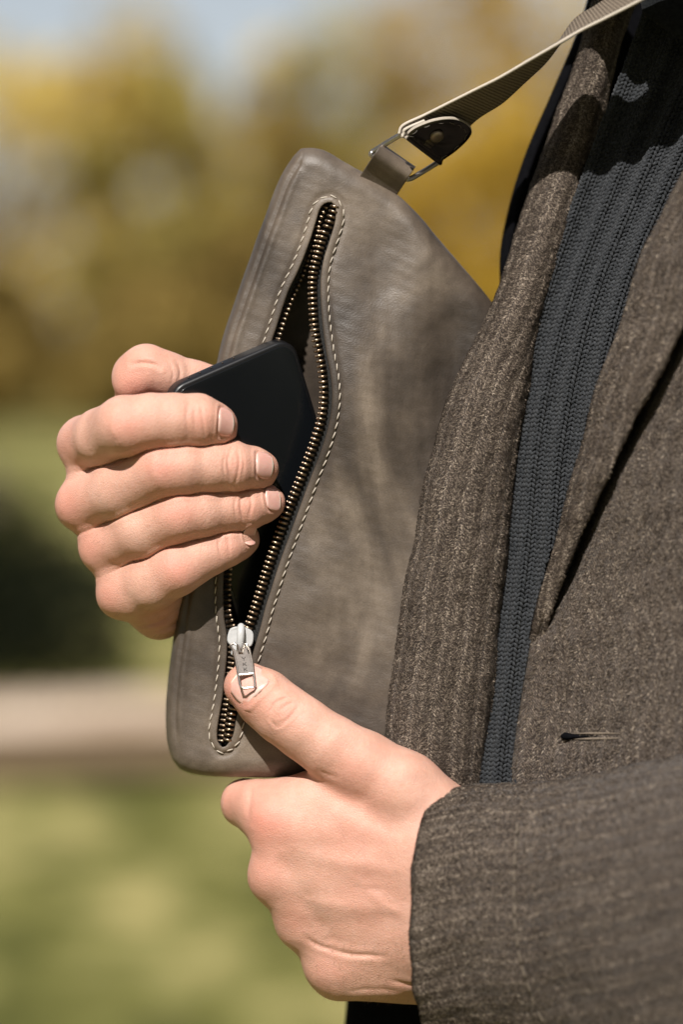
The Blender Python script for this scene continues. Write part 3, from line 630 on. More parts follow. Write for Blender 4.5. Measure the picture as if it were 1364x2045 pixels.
for i in range(0, 64, 4):
    p = oc[i]; q = cc+(p-cc)*.86; p2 = oc[(i+2) % 64]; q2 = cc+(p2-cc)*.86; A = tabpt(q[0], q[1], 27+3*math.sin(q[0]*5)); B = tabpt(q2[0], q2[1], 27+3*math.sin(q2[0]*5))
    if q[0] < .12: continue
    child('stitch', DST, ST, frame((A+B)/2, B-A, bx))

# ------------------------------------------------------------------ the phone
PH0 = np.array([333., 780., -110.]); PU = np.array([251, -109, 92.]); PV = nrm((135, 470, 162.)); PW = np.linalg.norm(PU); PUn = PU/PW; PLN = 610.
PV = nrm(PV-np.dot(PV, PUn)*PUn); PN = np.cross(PUn, PV)       # away from the viewer
def phone_z(x, y):
    A = np.array([[PUn[0], PV[0]], [PUn[1], PV[1]]]); a, b = np.linalg.solve(A, np.array([x-PH0[0], y-PH0[1]])); return PH0[2]+a*PUn[2]+b*PV[2]
PHN = empty('smartphone', tuple(Wp(PH0+PUn*PW/2+PV*PLN+PN*17)), 'black smartphone being slid into the open bag, held by the upper hand', 'phone')
def slab(name, w, h, d, r, off, mat, bev=7, seg=8, parent=PHN):
    c = PH0+PUn*PW/2+PV*PLN/2+PN*off; xy = []
    for cx, cy, a0 in ((w/2-r, h/2-r, 0), (-w/2+r, h/2-r, 90), (-w/2+r, -h/2+r, 180), (w/2-r, -h/2+r, 270)):
        for k in range(seg+1): a = math.radians(a0+90*k/seg); xy.append((cx, cy, math.cos(a), math.sin(a)))
    n = len(xy); V = []
    pr = [(-d/2+bev*(1-math.cos(t)) if s_ else 0, r-bev*(1-math.sin(t))) for s_, t in []]
    prof_ = [(-d/2+bev*(1-math.sin(t)), r-bev*(1-math.cos(t))) for t in np.linspace(math.pi/2, 0, 5)]+[(d/2-bev*(1-math.sin(t)), r-bev*(1-math.cos(t))) for t in np.linspace(0, math.pi/2, 5)]
    for z, rr in prof_:
        for cx, cy, ca, sa in xy: V.append(c+PUn*(cx+ca*rr)+PV*(cy+sa*rr)+PN*z)
    F = [tuple(int(x) for x in f) for f in gridF(len(prof_), n, True)]+[tuple(range(n))[::-1], tuple(range((len(prof_)-1)*n, len(prof_)*n))]
    return child(name, mesh(name, Wp(np.array(V)), F, mat), parent)
M_ph = plain('black_phone_case', (.006, .006, .007), .38, 0, .5, vs=2500); tg = NT('dark_glass')
nz = tg.noise(35, 3, .6, tg.pos()); tg.b.inputs['Specular IOR Level'].default_value = .3; tg.set(Base_Color=(.005, .006, .0075), Roughness=tg.math('MULTIPLY_ADD', nz, .12, .16)); slab('phone_case', PW, PLN, 36, 40, 17, M_ph, 7); slab('screen', PW-18, PLN-18, 3, 33, -1.6, tg.m, 1.2)
M_hole = plain('dull_bronze', (.07, .05, .035), .5, .5)
for k in range(5):
    c = PH0+PUn*(PW*(.2+.09*k))-PV*1+PN*17; v, f = tube([(0, 0, -1), (0, 0, 1.2)], [2.0, 1.6], 8); child('speaker_hole', mesh('speaker_hole', v, f, M_hole), PHN, frame(c, PUn, PN))

# ------------------------------------------------------------------ the person
MAN = empty('person', (.35, 1.25, 0.), 'person in brown herringbone wool coat and charcoal ribbed knit, holding the bag with both hands', 'person')
def creases(V, N, lst):
    """skin folds drawn along curves on the side of the hand that faces -z"""
    out = np.zeros(len(V)); fr = np.clip(-N[:, 2]*3, 0, 1)
    for pts, dep, w in lst:
        c = cr(pts, max(6, len(pts)*4)); lo = c.min(0)-4*w; hi = c.max(0)+4*w
        m = (V[:, 0] > lo[0]) & (V[:, 0] < hi[0]) & (V[:, 1] > lo[1]) & (V[:, 1] < hi[1]) & (fr > 0)
        if not m.any(): continue
        X, Y = V[m, 0], V[m, 1]; d = dist_poly(X, Y, c)
        e = np.minimum(np.hypot(X-c[0, 0], Y-c[0, 1]), np.hypot(X-c[-1, 0], Y-c[-1, 1])); L = np.linalg.norm(c[0]-c[-1])
        out[m] += 1.3*dep*(np.exp(-(d/(w*.8))**2)-.22*np.exp(-((d-2.1*w)/(w*1.1))**2))*np.clip(e/(L*.3+1)+.15, 0, 1)*fr[m]
    return out
def redmap(V, spots, k=1.):
    r = np.zeros(len(V))
    for x, y, z, s, a in spots: r += a*np.exp(-((V[:, 0]-x)**2+(V[:, 1]-y)**2+(V[:, 2]-z)**2*.4)/(s*s))
    return np.clip(r, 0, 1.2)
# --- the hand that holds the phone
FL = Field((84, 662, -200), (640, 1330, 345), 2.7)
Df = FL.new(); D2_ = FL.new()
IDX = [(168, 886, 30, 54), (206, 872, -50, 55), (248, 850, -120, 56), (300, 842, -122, 53), (345, 840, -118, 51), (396, 840, -108, 50), (428, 848, -90, 42), (438, 850, -78, 36)]
MID = [(163, 1008, 26, 52), (235, 978, -44, 55), (322, 938, -104, 52), (365, 934, -104, 49), (420, 932, -90, 47), (466, 931, -78, 45.5), (505, 934, -52, 41), (522, 937, -38, 35)]
RNG = [(206, 1094, 24, 48), (280, 1062, -38, 53), (356, 1028, -78, 50), (400, 1022, -70, 47), (450, 1016, -50, 43.5), (492, 1013, -38, 41.5), (522, 1007, -22, 38), (538, 1003, -12, 31)]
PNK = [(240, 1188, 30, 46), (300, 1164, -20, 53), (352, 1138, -50, 49), (385, 1121, -50, 44), (420, 1105, -44, 40), (452, 1091, -34, 38), (478, 1082, -20, 33), (490, 1077, -12, 28)]
for ch in (IDX, MID, RNG, PNK):
    ch = [(a_[0], a_[1], a_[2], a_[3]*(1.04 if q < len(ch)-2 else 1.0)) for q, a_ in enumerate(ch)]
    g = FL.new(); FL.chain(g, ch, 12); D2_ = np.maximum(Df, np.minimum(D2_, g)); D2_ = np.minimum(D2_, np.maximum(Df, g)); Db_ = Df; Df = np.minimum(Df, g)
hh = np.maximum(24-(D2_-Df), 0)/24; Df = Df-hh*hh*np.float32(6.0)+(7.0*np.exp(-((D2_-Df)/3.6)**2)).astype(np.float32); del D2_, hh
Dp = FL.new()
for a in (((172, 886, 34, 50), (330, 1080, 245, 60)), ((165, 1006, 30, 48), (340, 1110, 255, 60)), ((208, 1092, 26, 44), (340, 1140, 255, 60)), ((242, 1186, 34, 44), (345, 1170, 250, 58)),
          ((300, 930, 120, 62), (350, 1080, 240, 72)), ((268, 1188, 10, 50), (338, 1204, 140, 62)), ((270, 985, 60, 62), (300, 1130, 50, 56)), ((262, 900, 40, 50), (270, 1000, 50, 58)),
          ((330, 1170, 20, 40), (318, 1222, 60, 56)), ((182, 944, 30, 48), (240, 944, 20, 46)), ((205, 1052, 30, 46), (260, 1040, 20, 46)), ((238, 1143, 30, 46), (290, 1120, 15, 46))):
    FL.cap(Dp, a[0][:3], a[1][:3], a[0][3], a[1][3], 26)
g = FL.new(); FL.chain(g, [(330, 1000, 200, 60), (285, 868, 100, 52), (276, 752, 12, 50), (292, 738, -2, 48), (330, 750, 4, 46), (385, 764, 22, 42), (425, 764, 28, 34)], 14); FL.cap(g, (262, 762, -4), (270, 758, -8), 36, 36, 12)
Dp = smin(Dp, g, 18)
FL.cap(Dp, (350, 1140, 265), (540, 1290, 420), 78, 92, 30)
Dl = smin(Dp, Df, 15)
V1, F1 = surfnet(Dl, FL.lo, FL.h); V1 = laplace(V1, F1, 4); 
def fix(V, F):
    N = vnorm(V, F)
    if N[np.argmin(V[:, 2]), 2] > 0: F = F[:, ::-1]; N = -N
    return F, N
F1, N1 = fix(V1, F1)
c1 = [([(398, 800), (404, 830), (408, 865), (412, 884)], 1.0, 3), ([(378, 800), (372, 830), (376, 870)], .8, 4), ([(390, 805), (388, 840), (392, 872)], .8, 3),
      ([(463, 896), (455, 918), (458, 945), (466, 968)], 2.0, 3.4), ([(474, 898), (478, 920), (474, 950), (468, 968)], 1.8, 3.2), ([(452, 902), (446, 925), (449, 955)], 1.2, 3), ([(484, 905), (486, 930), (482, 958)], 1.0, 3),
      ([(486, 984), (480, 1003), (484, 1030), (492, 1044)], 1.9, 3.2), ([(496, 984), (502, 1005), (497, 1032)], 1.6, 3), ([(474, 990), (468, 1012), (473, 1038)], 1.1, 3),
      ([(440, 1072), (436, 1090), (444, 1112)], 1.2, 3), ([(452, 1066), (456, 1085), (458, 1106)], 1.2, 3),
      ([(250, 1252), (290, 1250), (330, 1236), (362, 1212)], 2.2, 5), ([(270, 1264), (310, 1262), (345, 1250), (372, 1226)], 2.4, 4.5), ([(230, 1236), (270, 1236), (310, 1224), (350, 1196)], 1.3, 5), ([(296, 1272), (325, 1272), (350, 1264)], 1.8, 4),
      ([(262, 728), (282, 724), (304, 727), (318, 734)], 3.0, 4.5), ([(352, 722), (360, 740), (358, 760)], 1.6, 3.5), ([(340, 730), (345, 748), (342, 766)], 1.0, 3),
      ([(230, 822), (224, 850), (232, 880)], -1.5, 9), ([(312, 905), (305, 935), (314, 965)], -1.4, 9)]
nl1 = []                                                            # nails: centre, axis to the tip, normal, length, width
def nail_on(V, N, cx, cy, axis, L, W, ztop=None):
    m = (abs(V[:, 0]-cx) < 7) & (abs(V[:, 1]-cy) < 7) & (N[:, 2] < -.05)
    if not m.any(): m = (abs(V[:, 0]-cx) < 14) & (abs(V[:, 1]-cy) < 14)
    k = np.argmin(np.where(m, V[:, 2], 1e9)); m &= abs(V[:, 2]-V[k, 2]) < 12; c = V[m].mean(0); n = nrm(N[m].mean(0)); a = nrm(axis); a = nrm(a-np.dot(a, n)*n); return c, a, n, L, W
def nail_groove(V, N, nl, dep=2.2):
    out = np.zeros(len(V)); 
    for c, a, n, L, W in nl:
        b = np.cross(n, a); d = V-c; u = d@a/(L/2); v = d@b/(W/2); w = d@n; q = (np.abs(u)**2.6+np.abs(v)**2.6)**(1/2.6); near = (np.abs(w) < 22) & (q < 1.6)
        back = np.clip(.65-u, 0, 1)
        out += near*(.6*dep*np.exp(-((q-1.0)/.10)**2)*np.clip(back, .25, 1)-1.7*np.exp(-((q-1.22)/.13)**2)*back+ .8*(q < .95))
    return out
def nail_mesh(V, nl, name):
    for c, a, n, L, W in nl:
        b = np.cross(n, a); nu, nv = 17, 15; G = np.zeros((nv, nu, 3)); UV = []
        loc = V[(np.abs(V-c) < 60).all(1)]; d = loc-c; lu, lv, lw = d@a, d@b, d@n; ok = lw > -30; lu, lv, lw = lu[ok], lv[ok], lw[ok]
        A = np.stack([np.ones_like(lu), lu, lv, lu*lu, lv*lv, lu*lv], 1); wgt = (np.abs(lu) < L*.6) & (np.abs(lv) < W*.56) & (lw > -W*.45)
        co = np.linalg.lstsq(A[wgt], lw[wgt], rcond=None)[0]
        for i in range(nv):
            for j in range(nu):
                u = -1+2*i/(nv-1); v = -1+2*j/(nu-1); s_ = (max(1-abs(u)**3.6, 0))**(1/3.6); vv = v*max((max(1-abs(u)**2.6, 0))**(1/2.6), .12) if u < 0 else v*max((max(1-abs(u)**4, 0))**.3, .25)
                x, y = u*L/2*.97, vv*W/2*.97; h = co @ np.array([1, x, y, x*x, y*y, x*y])
                rim = max(abs(u), abs(v)); G[i, j] = c+a*x+b*y+n*(h+(1.9 if W < 70 else 1.0)-(1.8 if W < 70 else 2.6)*max(0, rim-.8)*5*.5+.8*max(u-.7, 0)*4); UV.append((i/(nv-1), j/(nu-1)))
        me = mesh('fingernail', Wp(G.reshape(-1, 3)), gridF(nv, nu), M_nail, True, UV); o = child('fingernail', me, MAN)
        m = o.modifiers.new('thickness', 'SOLIDIFY'); m.thickness = (2.0 if W < 70 else .9)/4700.; m.offset = 0
nl1 = [nail_on(V1, N1, 452, 842, (.6, .1, .75), 46, 58), nail_on(V1, N1, 529, 928, (.85, .1, .5), 50, 54), nail_on(V1, N1, 547, 995, (.85, .05, .5), 44, 48), nail_on(V1, N1, 500, 1072, (.8, -.2, .5), 34, 38)]
V1 = V1-N1*(creases(V1, N1, c1)+nail_groove(V1, N1, nl1, 1.5))[:, None]
V1 = V1+N1*(.7*vnoise(V1, 110, 11)+.12*vnoise(V1, 22, 12))[:, None]
nail_mesh(V1, nl1, 'a')
r1 = redmap(V1, [(250, 846, -160, 40, .55), (322, 930, -150, 40, .6), (356, 1022, -120, 38, .55), (352, 1135, -95, 36, .65), (140, 1012, 0, 45, .65), (140, 888, 0, 42, .5), (185, 1095, 0, 40, .55), (215, 1195, 0, 40, .5), (400, 838, -150, 30, .35), (466, 930, -110, 28, .35), (492, 1010, -70, 28, .4), (452, 1090, -60, 26, .4), (265, 765, -20, 40, .6), (300, 715, -20, 30, .35), (320, 1240, 40, 50, .4), (455, 850, -90, 30, .35), (535, 938, -50, 30, .35), (550, 1005, -20, 26, .35)])
# --- the hand that pulls the zip
FR = Field((424, 1300, -262), (1016, 2036, 270), 2.9)
g0 = FR.new()
FR.chain(g0, [(495, 1371, -34, 48), (528, 1396, -50, 54), (566, 1428, -64, 57), (610, 1458, -74, 58), (660, 1492, -80, 62), (720, 1530, -74, 70), (800, 1582, -68, 82), (900, 1668, -62, 92)], 20)
Df = FR.new()
for ch in ([(552, 1640, -30, 57), (488, 1604, 50, 46), (494, 1606, 120, 42), (640, 1640, 210, 36)], [(550, 1748, -14, 55), (548, 1714, 96, 40), (620, 1700, 200, 38)], [(604, 1842, 8, 54), (582, 1806, 120, 38), (660, 1760, 200, 36)], [(668, 1934, 16, 56), (650, 1884, 130, 36), (700, 1820, 200, 34)]):
    g = FR.new(); FR.chain(g, ch, 12); Df = smin(Df, g, 5)
Dp = FR.new()
for a in (((556, 1640, -40, 57), (880, 1690, -72, 80)), ((564, 1748, -28, 54), (885, 1760, -78, 78)), ((614, 1838, -6, 51), (885, 1840, -66, 74)), ((676, 1924, 12, 50), (880, 1912, -44, 76)), ((690, 1942, 6, 54), (860, 1942, -10, 62)),
          ((570, 1692, -28, 55), (880, 1725, -74, 78)), ((594, 1792, -12, 54), (885, 1800, -72, 76)), ((648, 1884, 8, 53), (880, 1876, -54, 76)), ((650, 1600, -20, 62), (860, 1660, -60, 80)),
          ((522, 1606, 6, 50), (700, 1606, -34, 66)), ((640, 1700, 60, 60), (860, 1780, 20, 80)),
          ((890, 1730, -66, 118), (1160, 1720, -170, 128)), ((885, 1850, -50, 112), (1160, 1840, -150, 124))):
    FR.cap(Dp, a[0][:3], a[1][:3], a[0][3], a[1][3], 42)
Dp = smin(Dp, g0, 20); Dr = smin(Dp, Df, 24)
V2, F2 = surfnet(Dr, FR.lo, FR.h); V2 = laplace(V2, F2, 4); F2, N2 = fix(V2, F2)
c2 = [([(548, 1446), (560, 1444), (575, 1434), (592, 1415), (598, 1404)], 1.6, 3.6), ([(538, 1432), (546, 1446), (552, 1452), (566, 1447), (582, 1432), (594, 1418)], 1.2, 3), ([(540, 1428), (545, 1410), (562, 1396), (584, 1392)], 1.4, 3.4), ([(560, 1420), (572, 1408), (590, 1402)], .8, 3), ([(556, 1402), (570, 1394)], .8, 3),
      ([(700, 1768), (735, 1776), (780, 1778)], .8, 9), ([(640, 1580), (700, 1640), (800, 1690)], -1.6, 26), ([(690, 1740), (760, 1800), (840, 1850)], -.9, 12), ([(610, 1872), (635, 1888), (668, 1898)], 2.0, 5), ([(660, 1896), (700, 1906), (740, 1908), (770, 1910)], 2.6, 5.5), ([(780, 1958), (820, 1968), (850, 1972)], 2.0, 5),
      ([(636, 1540), (652, 1546), (672, 1552)], 1.0, 5), ([(505, 1560), (498, 1600), (494, 1640)], 1.6, 7),
      ([(560, 1690), (640, 1712), (760, 1735), (850, 1745)], -1.8, 20), ([(590, 1790), (680, 1810), (780, 1815), (850, 1815)], -1.6, 18), ([(560, 1700), (600, 1790)], 2.0, 20), ([(610, 1796), (650, 1870)], 2.0, 18), ([(690, 1980), (740, 1975), (800, 1978)], 1.0, 5)]
nl2 = [nail_on(V2, N2, 494, 1363, (-.62, -.72, .1), 74, 84)]
V2 = V2-N2*(creases(V2, N2, c2)+nail_groove(V2, N2, nl2, .9))[:, None]
V2 = V2+N2*(1.3*vnoise(V2, 130, 21)+.15*vnoise(V2, 26, 22))[:, None]
nail_mesh(V2, nl2, 'b')
r2 = redmap(V2, [(530, 1640, -80, 55, .75), (470, 1600, 40, 36, .6), (530, 1745, -50, 45, .5), (590, 1840, -30, 45, .35), (660, 1930, -20, 45, .35), (575, 1425, -120, 40, .3), (490, 1395, -90, 45, .5), (700, 1650, -110, 90, .3), (740, 1800, -110, 90, .2), (700, 1540, -140, 60, .25), (460, 1380, -60, 30, .4)])
# fine hairs on the hands
def hairs(V, N, boxes, n, seed):
    r = np.random.default_rng(seed); out = []; fo = []
    for (x0, x1, y0, y1, dx, dy), k in zip(boxes, n):
        m = np.where((V[:, 0] > x0) & (V[:, 0] < x1) & (V[:, 1] > y0) & (V[:, 1] < y1) & (N[:, 2] < .35))[0]
        for i in r.choice(m, k):
            p = V[i]; d = nrm(np.array([dx, dy, 0])+r.normal(0, .2, 3)); d = nrm(d-np.dot(d, N[i])*N[i]*.75); L = r.uniform(7, 17); w = np.cross(d, N[i])*.2; q = p+d*L*.5+N[i]*L*.16; e = p+d*L+N[i]*L*.12
            b = len(out); out += [p-w, p+w, q-w*.8, q+w*.8, e]; fo += [(b, b+1, b+3, b+2), (b+2, b+3, b+4)]
    return np.array(out), fo
h2 = hairs(V2, N2, [(620, 850, 1880, 2010, -.5, 1), (545, 640, 1830, 1940, -1, .5), (560, 850, 1700, 1880, -1, .4)], (190, 14, 26), 3)
h1 = hairs(V1, N1, [(110, 215, 1000, 1230, -1, .6), (220, 360, 1190, 1290, -.6, 1), (200, 300, 820, 1180, .8, .3)], (26, 30, 10), 4)
V, F = joinm([h1, h2]); o = child('hand_hair', mesh('hand_hair', Wp(V), F, plain('hair', (.22, .13, .08), .5)), MAN); o['kind'] = 'stuff'
# --- one skin: both forearms run on through the sleeves and across the chest
def loops(F, nV):
    e = {}
    for f in F:
        for i in range(4):
            a, b = int(f[i]), int(f[(i+1) % 4])
            if (b, a) in e: del e[(b, a)]
            else: e[(a, b)] = 1
    nx = {b: a for a, b in e}; out = []
    while nx:
        s = next(iter(nx)); L = [s]; c = nx.pop(s)
        while c != s and c in nx: L.append(c); c = nx.pop(c)
        out.append(L)
    return sorted(out, key=len)[-1]
def bound(V, F, ax, hi):
    m = V[F][:, :, ax].max(1) > hi; return F[m]
VV = [V1, V2+0]; base = len(V1); FF = [F1, F2+base]; RR = [r1, r2]
LA = loops(bound(V1, F1, 2, V1[:, 2].max()-14), 0) if True else None
def real_loop(V, F, ax):
    m = V[F][:, :, ax].max(1) > V[:, ax].max()-20; sub = F[m]; e = {}
    for f in F[V[F][:, :, ax].max(1) > V[:, ax].max()-60]:
        for i in range(4):
            a, b = int(f[i]), int(f[(i+1) % 4]); e[(a, b)] = e.get((a, b), 0)+1
    lim = V[:, ax].max()-12; be = [(a, b) for (a, b) in e if (b, a) not in e and V[a, ax] > lim and V[b, ax] > lim]
    nx = dict(be); best = []
    while nx:
        s = next(iter(nx)); L = [s]; c = nx.pop(s)
        while c != s and c in nx: L.append(c); c = nx.pop(c)
        if len(L) > len(best): best = L
    return best
LA = real_loop(V1, F1, 2); LB = [i+base for i in real_loop(V2, F2, 0)]
NR = 64
def orient(center, tang, pts):
    a = nrm(np.cross(tang, (0.3, 1, .1))); b = np.cross(tang, a); d = pts-center; return np.unwrap(np.arctan2(d@b, d@a)), a, b
path = np.array([(620, 1330, 500, 95), (800, 1330, 640, 100), (1100, 1200, 700, 110), (1400, 900, 520, 170), (1640, 800, 260, 200), (1800, 1050, 0, 150), (1840, 1500, -160, 115), (1600, 1760, -230, 112), (1300, 1790, -190, 120)], float)
PT_ = crp(path, 60); tg_ = np.gradient(PT_[:, :3], axis=0); tg_ /= np.linalg.norm(tg_, axis=1, keepdims=True)
allV = np.vstack(VV); a = nrm(np.cross(tg_[0], (0, 1, 0))); rings = []
for p, t in zip(PT_, tg_):
    a = nrm(a-np.dot(a, t)*t); b = np.cross(t, a); w = 2*math.pi*np.arange(NR)/NR; rings.append(p[:3]+p[3]*(np.cos(w)[:, None]*a+np.sin(w)[:, None]*b))
RV = np.vstack(rings); rb0 = len(allV); allV = np.vstack([allV, RV]); tubeF = gridF(60, NR, True)+rb0
tris = []
def stitch(L, ring, c, ax_t):
    """join a boundary loop to a ring of NR vertices"""
    t = nrm(ax_t); a = nrm(np.cross(t, (0.2, .9, .3))); b = np.cross(t, a)
    def an(ids): d = allV[ids]-allV[ids].mean(0); return np.arctan2(d@b, d@a)
    def srt(ids):
        ids = list(ids); A = an(ids); 
        if np.sum(np.diff(np.unwrap(A))) < 0: ids = ids[::-1]; A = A[::-1]
        k = int(np.argmin(A)); ids = ids[k:]+ids[:k]; A = np.unwrap(np.r_[A[k:], A[:k]]); return ids, A
    P, Ap = srt(L); Q, Aq = srt(ring); i = j = 0; n, m = len(P), len(Q)
    while i < n or j < m:
        if j >= m or (i < n and (i+1)/n <= (j+1)/m): tris.append((P[i % n], P[(i+1) % n], Q[j % m])); i += 1
        else: tris.append((P[i % n], Q[(j+1) % m], Q[j % m])); j += 1
print('loops', len(LA), len(LB))
stitch(LA, range(rb0, rb0+NR), None, tg_[0]); stitch(LB, range(rb0+59*NR, rb0+60*NR), None, tg_[-1])
quads = np.vstack(FF+[tubeF]); T3 = np.array(tris); nq = len(quads)
me = bpy.data.meshes.new('body'); WV = Wp(allV).astype(np.float32); me.vertices.add(len(WV)); me.vertices.foreach_set('co', WV.ravel())
li = np.r_[quads.ravel(), T3.ravel()].astype(np.int32); me.loops.add(len(li)); me.loops.foreach_set('vertex_index', li)
me.polygons.add(nq+len(T3)); me.polygons.foreach_set('loop_start', np.r_[np.arange(nq)*4, nq*4+np.arange(len(T3))*3].astype(np.int32)); me.update(calc_edges=True)
me.polygons.foreach_set('use_smooth', np.ones(nq+len(T3), bool)); at = me.attributes.new('red', 'FLOAT', 'POINT'); at.data.foreach_set('value', np.r_[r1, r2, np.zeros(len(RV))].astype(np.float32))
me.materials.append(M_skin); child('body', me, MAN)

# ------------------------------------------------------------------ clothes
def arc(xl, xr, y, z0, rz, a0=-35, a1=205, n=25, dy=0):
    """rounded roll of cloth seen from the front, from its left rim to its right rim"""
    out = []
    for k in range(n):
        a = math.radians(a1+(a0-a1)*k/(n-1)); out.append(((xl+xr)/2+(xr-xl)/2*math.cos(a), y-dy*math.cos(a), z0-rz*math.sin(a)))
    return out
# far lapel: a soft roll lying over the bag
LP = [(-160, 1225, 1345, 70, 60), (20, 1180, 1265, 68, 58), (150, 1142, 1222, 66, 55), (250, 1105, 1200, 62, 55), (340, 1072, 1172, 56, 58), (450, 1038, 1140, 40, 62), (560, 1003, 1104, 20, 64), (650, 962, 1080, 2, 66), (760, 910, 1056, -12, 68), (900, 866, 1032, -26, 70), (1050, 836, 1016, -28, 70), (1200, 806, 1002, -28, 70), (1350, 786, 986, -26, 68), (1500, 768, 968, -22, 66), (1640, 756, 954, -16, 62), (1800, 745, 940, -8, 58)]
G = crp(np.array([arc(l, r, y, z+34, rz, dy=12) for y, l, r, z, rz in LP]), 420); G = np.stack([cr(g, 70) for g in G])
G_LAP = G; LAP = cloth('coat_lapel', G, M_tweed, MAN, 8, bumps=[(2.2, 170), (1.1, 45), (.5, 12)])
# coat front on the far side, turned away behind the lapel, its shade painted in black
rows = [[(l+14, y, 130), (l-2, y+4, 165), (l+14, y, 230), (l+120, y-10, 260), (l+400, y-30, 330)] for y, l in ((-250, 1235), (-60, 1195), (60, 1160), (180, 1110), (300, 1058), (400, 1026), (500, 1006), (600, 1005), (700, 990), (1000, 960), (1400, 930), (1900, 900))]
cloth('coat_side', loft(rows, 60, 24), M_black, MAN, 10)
rows = [[(1150+i*.0, -300, -20), (1205, -300, -70), (1290, -300, -110), (1420, -320, -150)], [(1130, -200, -10), (1190, -190, -60), (1280, -190, -110), (1420, -210, -150)], [(1118, -90, 0), (1180, -70, -60), (1270, -66, -115), (1420, -120, -150)], [(1110, -40, 10), (1172, -22, -50), (1262, -16, -105), (1420, -70, -140)]]
cloth('coat_shade_collar', loft(rows, 30, 24), M_tweed2, MAN, 14)  # unseen flap added above the view to cast shade on the lapel
rows = [[(1262+i*46, -260, -104-i*8), (1268+i*44, -120, -108-i*8), (1276+i*40, -20-8*(i == 0), -110-i*8), (1286+i*34, 30+22*i, -104-i*8)] for i in range(5)]
cloth('coat_shade_collar', loft(rows, 24, 30), M_lining, MAN, 10, bumps=[(2, 60)])  # dark collar, drawn lower so its shadow covers the top of the jumper
FUZZ = NT('wool_fibres'); at_ = FUZZ.attr('tint'); FUZZ.set(Base_Color=FUZZ.ramp(at_, [(0, (.015, .011, .008)), (.45, (.06, .045, .035)), (.8, (.19, .15, .115)), (1, (.36, .295, .23))]), Roughness=.8); FUZZ.b.inputs['Specular IOR Level'].default_value = .2
def fuzz(parent, G, n, cell=22., rows=None, off=4, ln=11, wd=.85):
    nv, nu = G.shape[:2]; r = np.random.default_rng(n); a = r.random(n)*(nv-2); b = r.random(n)*(nu-2)
    i0, j0 = a.astype(int), b.astype(int); fi, fj = (a-i0)[:, None], (b-j0)[:, None]
    du = np.gradient(G, axis=1); dv = np.gradient(G, axis=0); N = np.cross(du, dv); N /= np.linalg.norm(N, axis=2, keepdims=True)+1e-9
    sg = -1 if np.median(N[..., 2]) > 0 else 1; N = N*sg
    p = (G[i0, j0]*(1-fi)+G[i0+1, j0]*fi)*(1-fj)+(G[i0, j0+1]*(1-fi)+G[i0+1, j0+1]*fi)*fj; nn = N[i0, j0]; t = dv[i0, j0]; t /= np.linalg.norm(t, axis=1, keepdims=True)+1e-9; s_ = np.cross(t, nn)
    U = np.concatenate([np.zeros((nv, 1)), np.cumsum(np.linalg.norm(np.diff(G, axis=1), axis=2), 1)], 1); u = U[i0, j0]*(1-fj[:, 0])+U[i0, np.minimum(j0+1, nu-1)]*fj[:, 0]
    ph = np.abs((u/cell) % 2-1); sd = np.where((u/cell) % 2 < 1, 1, -1); an = sd*.75+r.normal(0, .45, n)
    d = t*np.cos(an)[:, None]+s_*np.sin(an)[:, None]; w = np.cross(d, nn)*wd*r.uniform(.6, 1.3, n)[:, None]; L = (ln*r.uniform(.5, 1.3, n))[:, None]
    lift = (r.random(n)**3*3.6)[:, None]; p0 = p+nn*(off-.6); p1 = p0+d*L*.5+nn*(1.6+lift*.6); p2 = p0+d*L+nn*(.2+lift)+w*r.normal(0, 1.5, n)[:, None]
    V = np.stack([p0-w, p0+w, p1-w, p1+w, p2-w*.4, p2+w*.4], 1).reshape(-1, 3); k = np.arange(n)[:, None]*6; F = np.concatenate([k+np.array([[0, 1, 3, 2]]), k+np.array([[2, 3, 5, 4]])])
    nz = .5+.25*vnoise(p, 60, 8); tint = np.clip(r.random(n)**1.3*.75+nz*.25+.18*(ph < .18)+.1*(ph > .85), 0, 1)
    o = child('wool_fuzz', mesh('wool_fuzz', Wp(V), F, FUZZ.m, False, attrs={'tint': np.repeat(tint, 6)}), parent); o['kind'] = 'stuff'
fuzz(LAP, LASTG['coat_lapel'], 210000, ln=6, wd=.58)
FLF = [(-300, 1720), (0, 1570), (200, 1460), (300, 1400), (400, 1340), (500, 1290), (620, 1250), (720, 1216), (820, 1182), (940, 1150), (1060, 1118), (1180, 1085), (1280, 1062), (1380, 1046), (1480, 1037), (1600, 1031), (1750, 1028), (2100, 1020)]
# knitted jumper
KL = [(-260, 1392, 40), (-60, 1318, 54), (100, 1262, 68), (250, 1205, 72), (400, 1150, 66), (560, 1092, 52), (720, 1046, 38), (900, 1014, 28), (1100, 996, 26), (1300, 972, 24), (1480, 950, 22), (1620, 938, 20), (1800, 925, 20)]
def knit_row(y, x0, z0):
    pts = []
    for k in range(13):
        s = k/12; w = 400+max(0, 500-y)*.25; x = x0+w*s; fold = 14*math.sin(s*9.5+y*.0016)
        pts.append((x, y+36*s, z0-10-150*s-60*s*s+fold*min(1, 4*s)))
    return pts
KG = crp(np.array([cr(knit_row(*k), 90) for k in KL]), 340)
cloth('jumper', KG, M_under, MAN, 4)
du = np.gradient(KG, axis=1); dvv = np.gradient(KG, axis=0); KN = np.cross(du, dvv); KN /= np.linalg.norm(KN, axis=2, keepdims=True)
if KN[170, 30, 2] > 0: KN = -KN
def kpt(u, v):
    i = min(max(v, 0), 338.99); j = min(max(u, 0), 88.99); i0, j0 = int(i), int(j); fi, fj = i-i0, j-j0
    f = lambda A: (A[i0, j0]*(1-fi)*(1-fj)+A[i0+1, j0]*fi*(1-fj)+A[i0, j0+1]*(1-fi)*fj+A[i0+1, j0+1]*fi*fj)
    return f(KG), f(KN)
